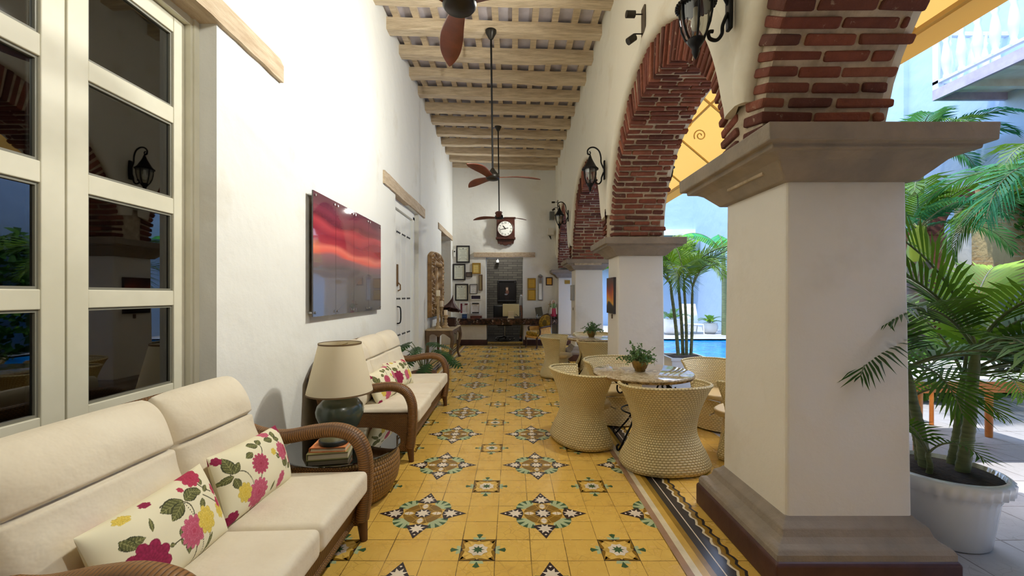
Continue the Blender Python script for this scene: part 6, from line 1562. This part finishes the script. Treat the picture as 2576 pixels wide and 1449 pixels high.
# wooden dining table and chairs on the terrace
wt = thing('terrace_table', 'wooden terrace table with a white top behind the potted palm', 'table', (4.2, 3.95, 0))
b = MB(); b.box(3.35, 5.0, 3.5, 4.45, .735, .765); b.build('tabletop', simple('table_top_white', c(206, 206, 204), .5), wt, mods=[bevel(.006)])
b = MB(); b.box(3.42, 4.93, 3.57, 3.60, .63, .735); b.box(3.42, 4.93, 4.36, 4.39, .63, .735); b.box(3.42, 3.45, 3.6, 4.36, .63, .735); b.box(4.9, 4.93, 3.6, 4.36, .63, .735); b.build('apron', M['wood_orange'], wt)
for x in (3.47, 4.88):
    for y in (3.62, 4.33): b = MB(); b.tube([(x, y, .735), (x, y, .02), (x, y, 0)], [.036, .03, .028], 12); b.build('leg', M['wood_orange'], wt)
def tchair(x, y, rz, label):
    r = thing('terrace_chair', label, 'chair', (x, y, 0), rz, 'terrace chairs')
    b = MB(); b.cbox(0, 0, .44, .46, .44, .05); b.build('seat', M['door_white'], r, local=True, mods=[bevel(.012, 2)])
    for sx in (-1, 1):
        b = MB(); b.tube([(sx * .21, -.2, .0), (sx * .21, -.2, .42)], .02, 8); b.build('leg', M['wood_orange'], r, local=True)
        b = MB(); b.tube([(sx * .21, .22, .0), (sx * .21, .2, .42), (sx * .21, .27, .90)], .02, 8); b.build('leg', M['wood_orange'], r, local=True)
    b = MB()
    for z in (.58, .70, .84): b.cbox(0, .215 + (z - .42) * .14, z, .42, .02, .06)
    b.cbox(0, -.2, .38, .42, .02, .05); b.cbox(0, .2, .38, .42, .02, .05); b.build('backrest', M['wood_orange'], r, local=True)
tchair(3.75, 4.95, R(4), 'orange wooden terrace chair behind the white-topped table, left one'); tchair(4.5, 4.95, R(-5), 'orange wooden terrace chair behind the white-topped table, right one')
# far side of the pool
def round_pot(x, y, s, label, leafm, seed):
    r = thing('garden_pot', label, 'potted plant', (x, y, 0), 0, 'pots beyond the pool'); rr = random.Random(seed)
    b = MB(); b.lathe([(.0, 0), (.22 * s, 0), (.33 * s, .12 * s), (.38 * s, .32 * s), (.34 * s, .50 * s), (.36 * s, .53 * s), (.31 * s, .53 * s), (.29 * s, .46 * s), (.0, .46 * s)], 32, x, y, 0); b.build('pot', M['pot_white'], r)
    for k in range(8):
        b = MB(); frond(b, (x, y, .45 * s), R(45 * k + rr.uniform(-15, 15)), R(rr.uniform(40, 75)), .75 * s, R(85), 16, .26 * s, .04, rr); b.build('frond', [M[leafm], M['stem']], r)
round_pot(XP(1690, 15.6), 15.6, 1.05, 'big round white pot with a leafy plant beyond the pool, left of the palm stems', 'leaf', 41)
round_pot(XP(1786, 15.9), 15.9, .75, 'smaller white pot with a fern beyond the pool, beside the pillar', 'leaf_lime', 42)
dc = thing('deck_chair', 'white slatted deck chair on the far side of the pool', 'deck chair', (XP(1742, 15.8), 15.8, 0))
x, y = XP(1745, 15.8), 15.8; b = MB(); b.cbox(x - .05, y, .35, .62, .55, .04); b.build('seat', M['door_white'], dc)
b = MB(); b.cbox(x + .02, y + .45, .70, .60, .03, .85, 0, Matrix.Rotation(R(-22), 4, 'X')); b.build('backrest', M['door_white'], dc)
for sx in (-.3, .25):
    for sy, dy in ((-.25, -.06), (.25, .1)): b = MB(); b.tube([(x + sx, y + sy, .35), (x + sx, y + sy + dy, 0)], .022, 6); b.build('leg', M['door_white'], dc)
gl = thing('garden_lamp', 'small black garden lamp post among the palms', 'garden lamp', (XP(2425, 5.6), 5.6, 0))
x, y = XP(2421, 5.6), 5.6; b = MB(); b.tube([(x, y, 0), (x, y, 1.78)], [.02, .012], 8); b.build('post', M['iron'], gl); b = MB(); b.cbox(x - .03, y, 1.50, .05, .05, .10); b.build('lamp_head', M['brass'], gl)

# ================================================================== light, sky, camera
ol = bpy.data.lights.new('office_fill', 'POINT'); ol.energy = 14; ol.shadow_soft_size = .12; oo = bpy.data.objects.new('office_fill', ol); COL.objects.link(oo); oo.location = (-.3, 14.1, 3.3)  # unseen fill light added to lift the dark office
w = bpy.data.worlds.new('sky'); sc.world = w; w.use_nodes = True; nt = w.node_tree
sky = nt.nodes.new('ShaderNodeTexSky'); sky.sky_type = 'NISHITA'; sky.sun_disc = False; sky.sun_elevation = R(58); sky.sun_rotation = R(60); sky.air_density = 1.0; sky.dust_density = 1.2
bgn = nt.nodes['Background']; nt.links.new(sky.outputs[0], bgn.inputs[0]); bgn.inputs[1].default_value = SKY_STRENGTH
sd = bpy.data.lights.new('sun', 'SUN'); sd.energy = SUN_ENERGY; sd.angle = R(1.5); sd.color = (1, .97, .93)
so = bpy.data.objects.new('sun', sd); COL.objects.link(so)
so.rotation_euler = Vector(SUN_DIR).to_track_quat('-Z', 'Y').to_euler()
cam = bpy.data.cameras.new('camera'); co = bpy.data.objects.new('camera', cam); COL.objects.link(co)
co.location = (0, 0, H); co.rotation_euler = (R(90), 0, 0); cam.sensor_width = 36; cam.lens = 36 * F / 2576
cam.shift_x = (1288 - VX) / 2576; cam.shift_y = (VY - 724.5) / 2576; cam.clip_start = .05; cam.clip_end = 200
sc.camera = co
sc.view_settings.view_transform = 'Standard'; sc.view_settings.look = 'None'; sc.view_settings.gamma = 1; sc.view_settings.use_curve_mapping = False
sc.view_settings.exposure = EXPOSURE
sc.cycles.max_bounces = 10; sc.cycles.diffuse_bounces = 6; sc.cycles.glossy_bounces = 4; sc.cycles.transparent_max_bounces = 12
sc.cycles.caustics_reflective = False; sc.cycles.caustics_refractive = False; sc.cycles.sample_clamp_indirect = 8
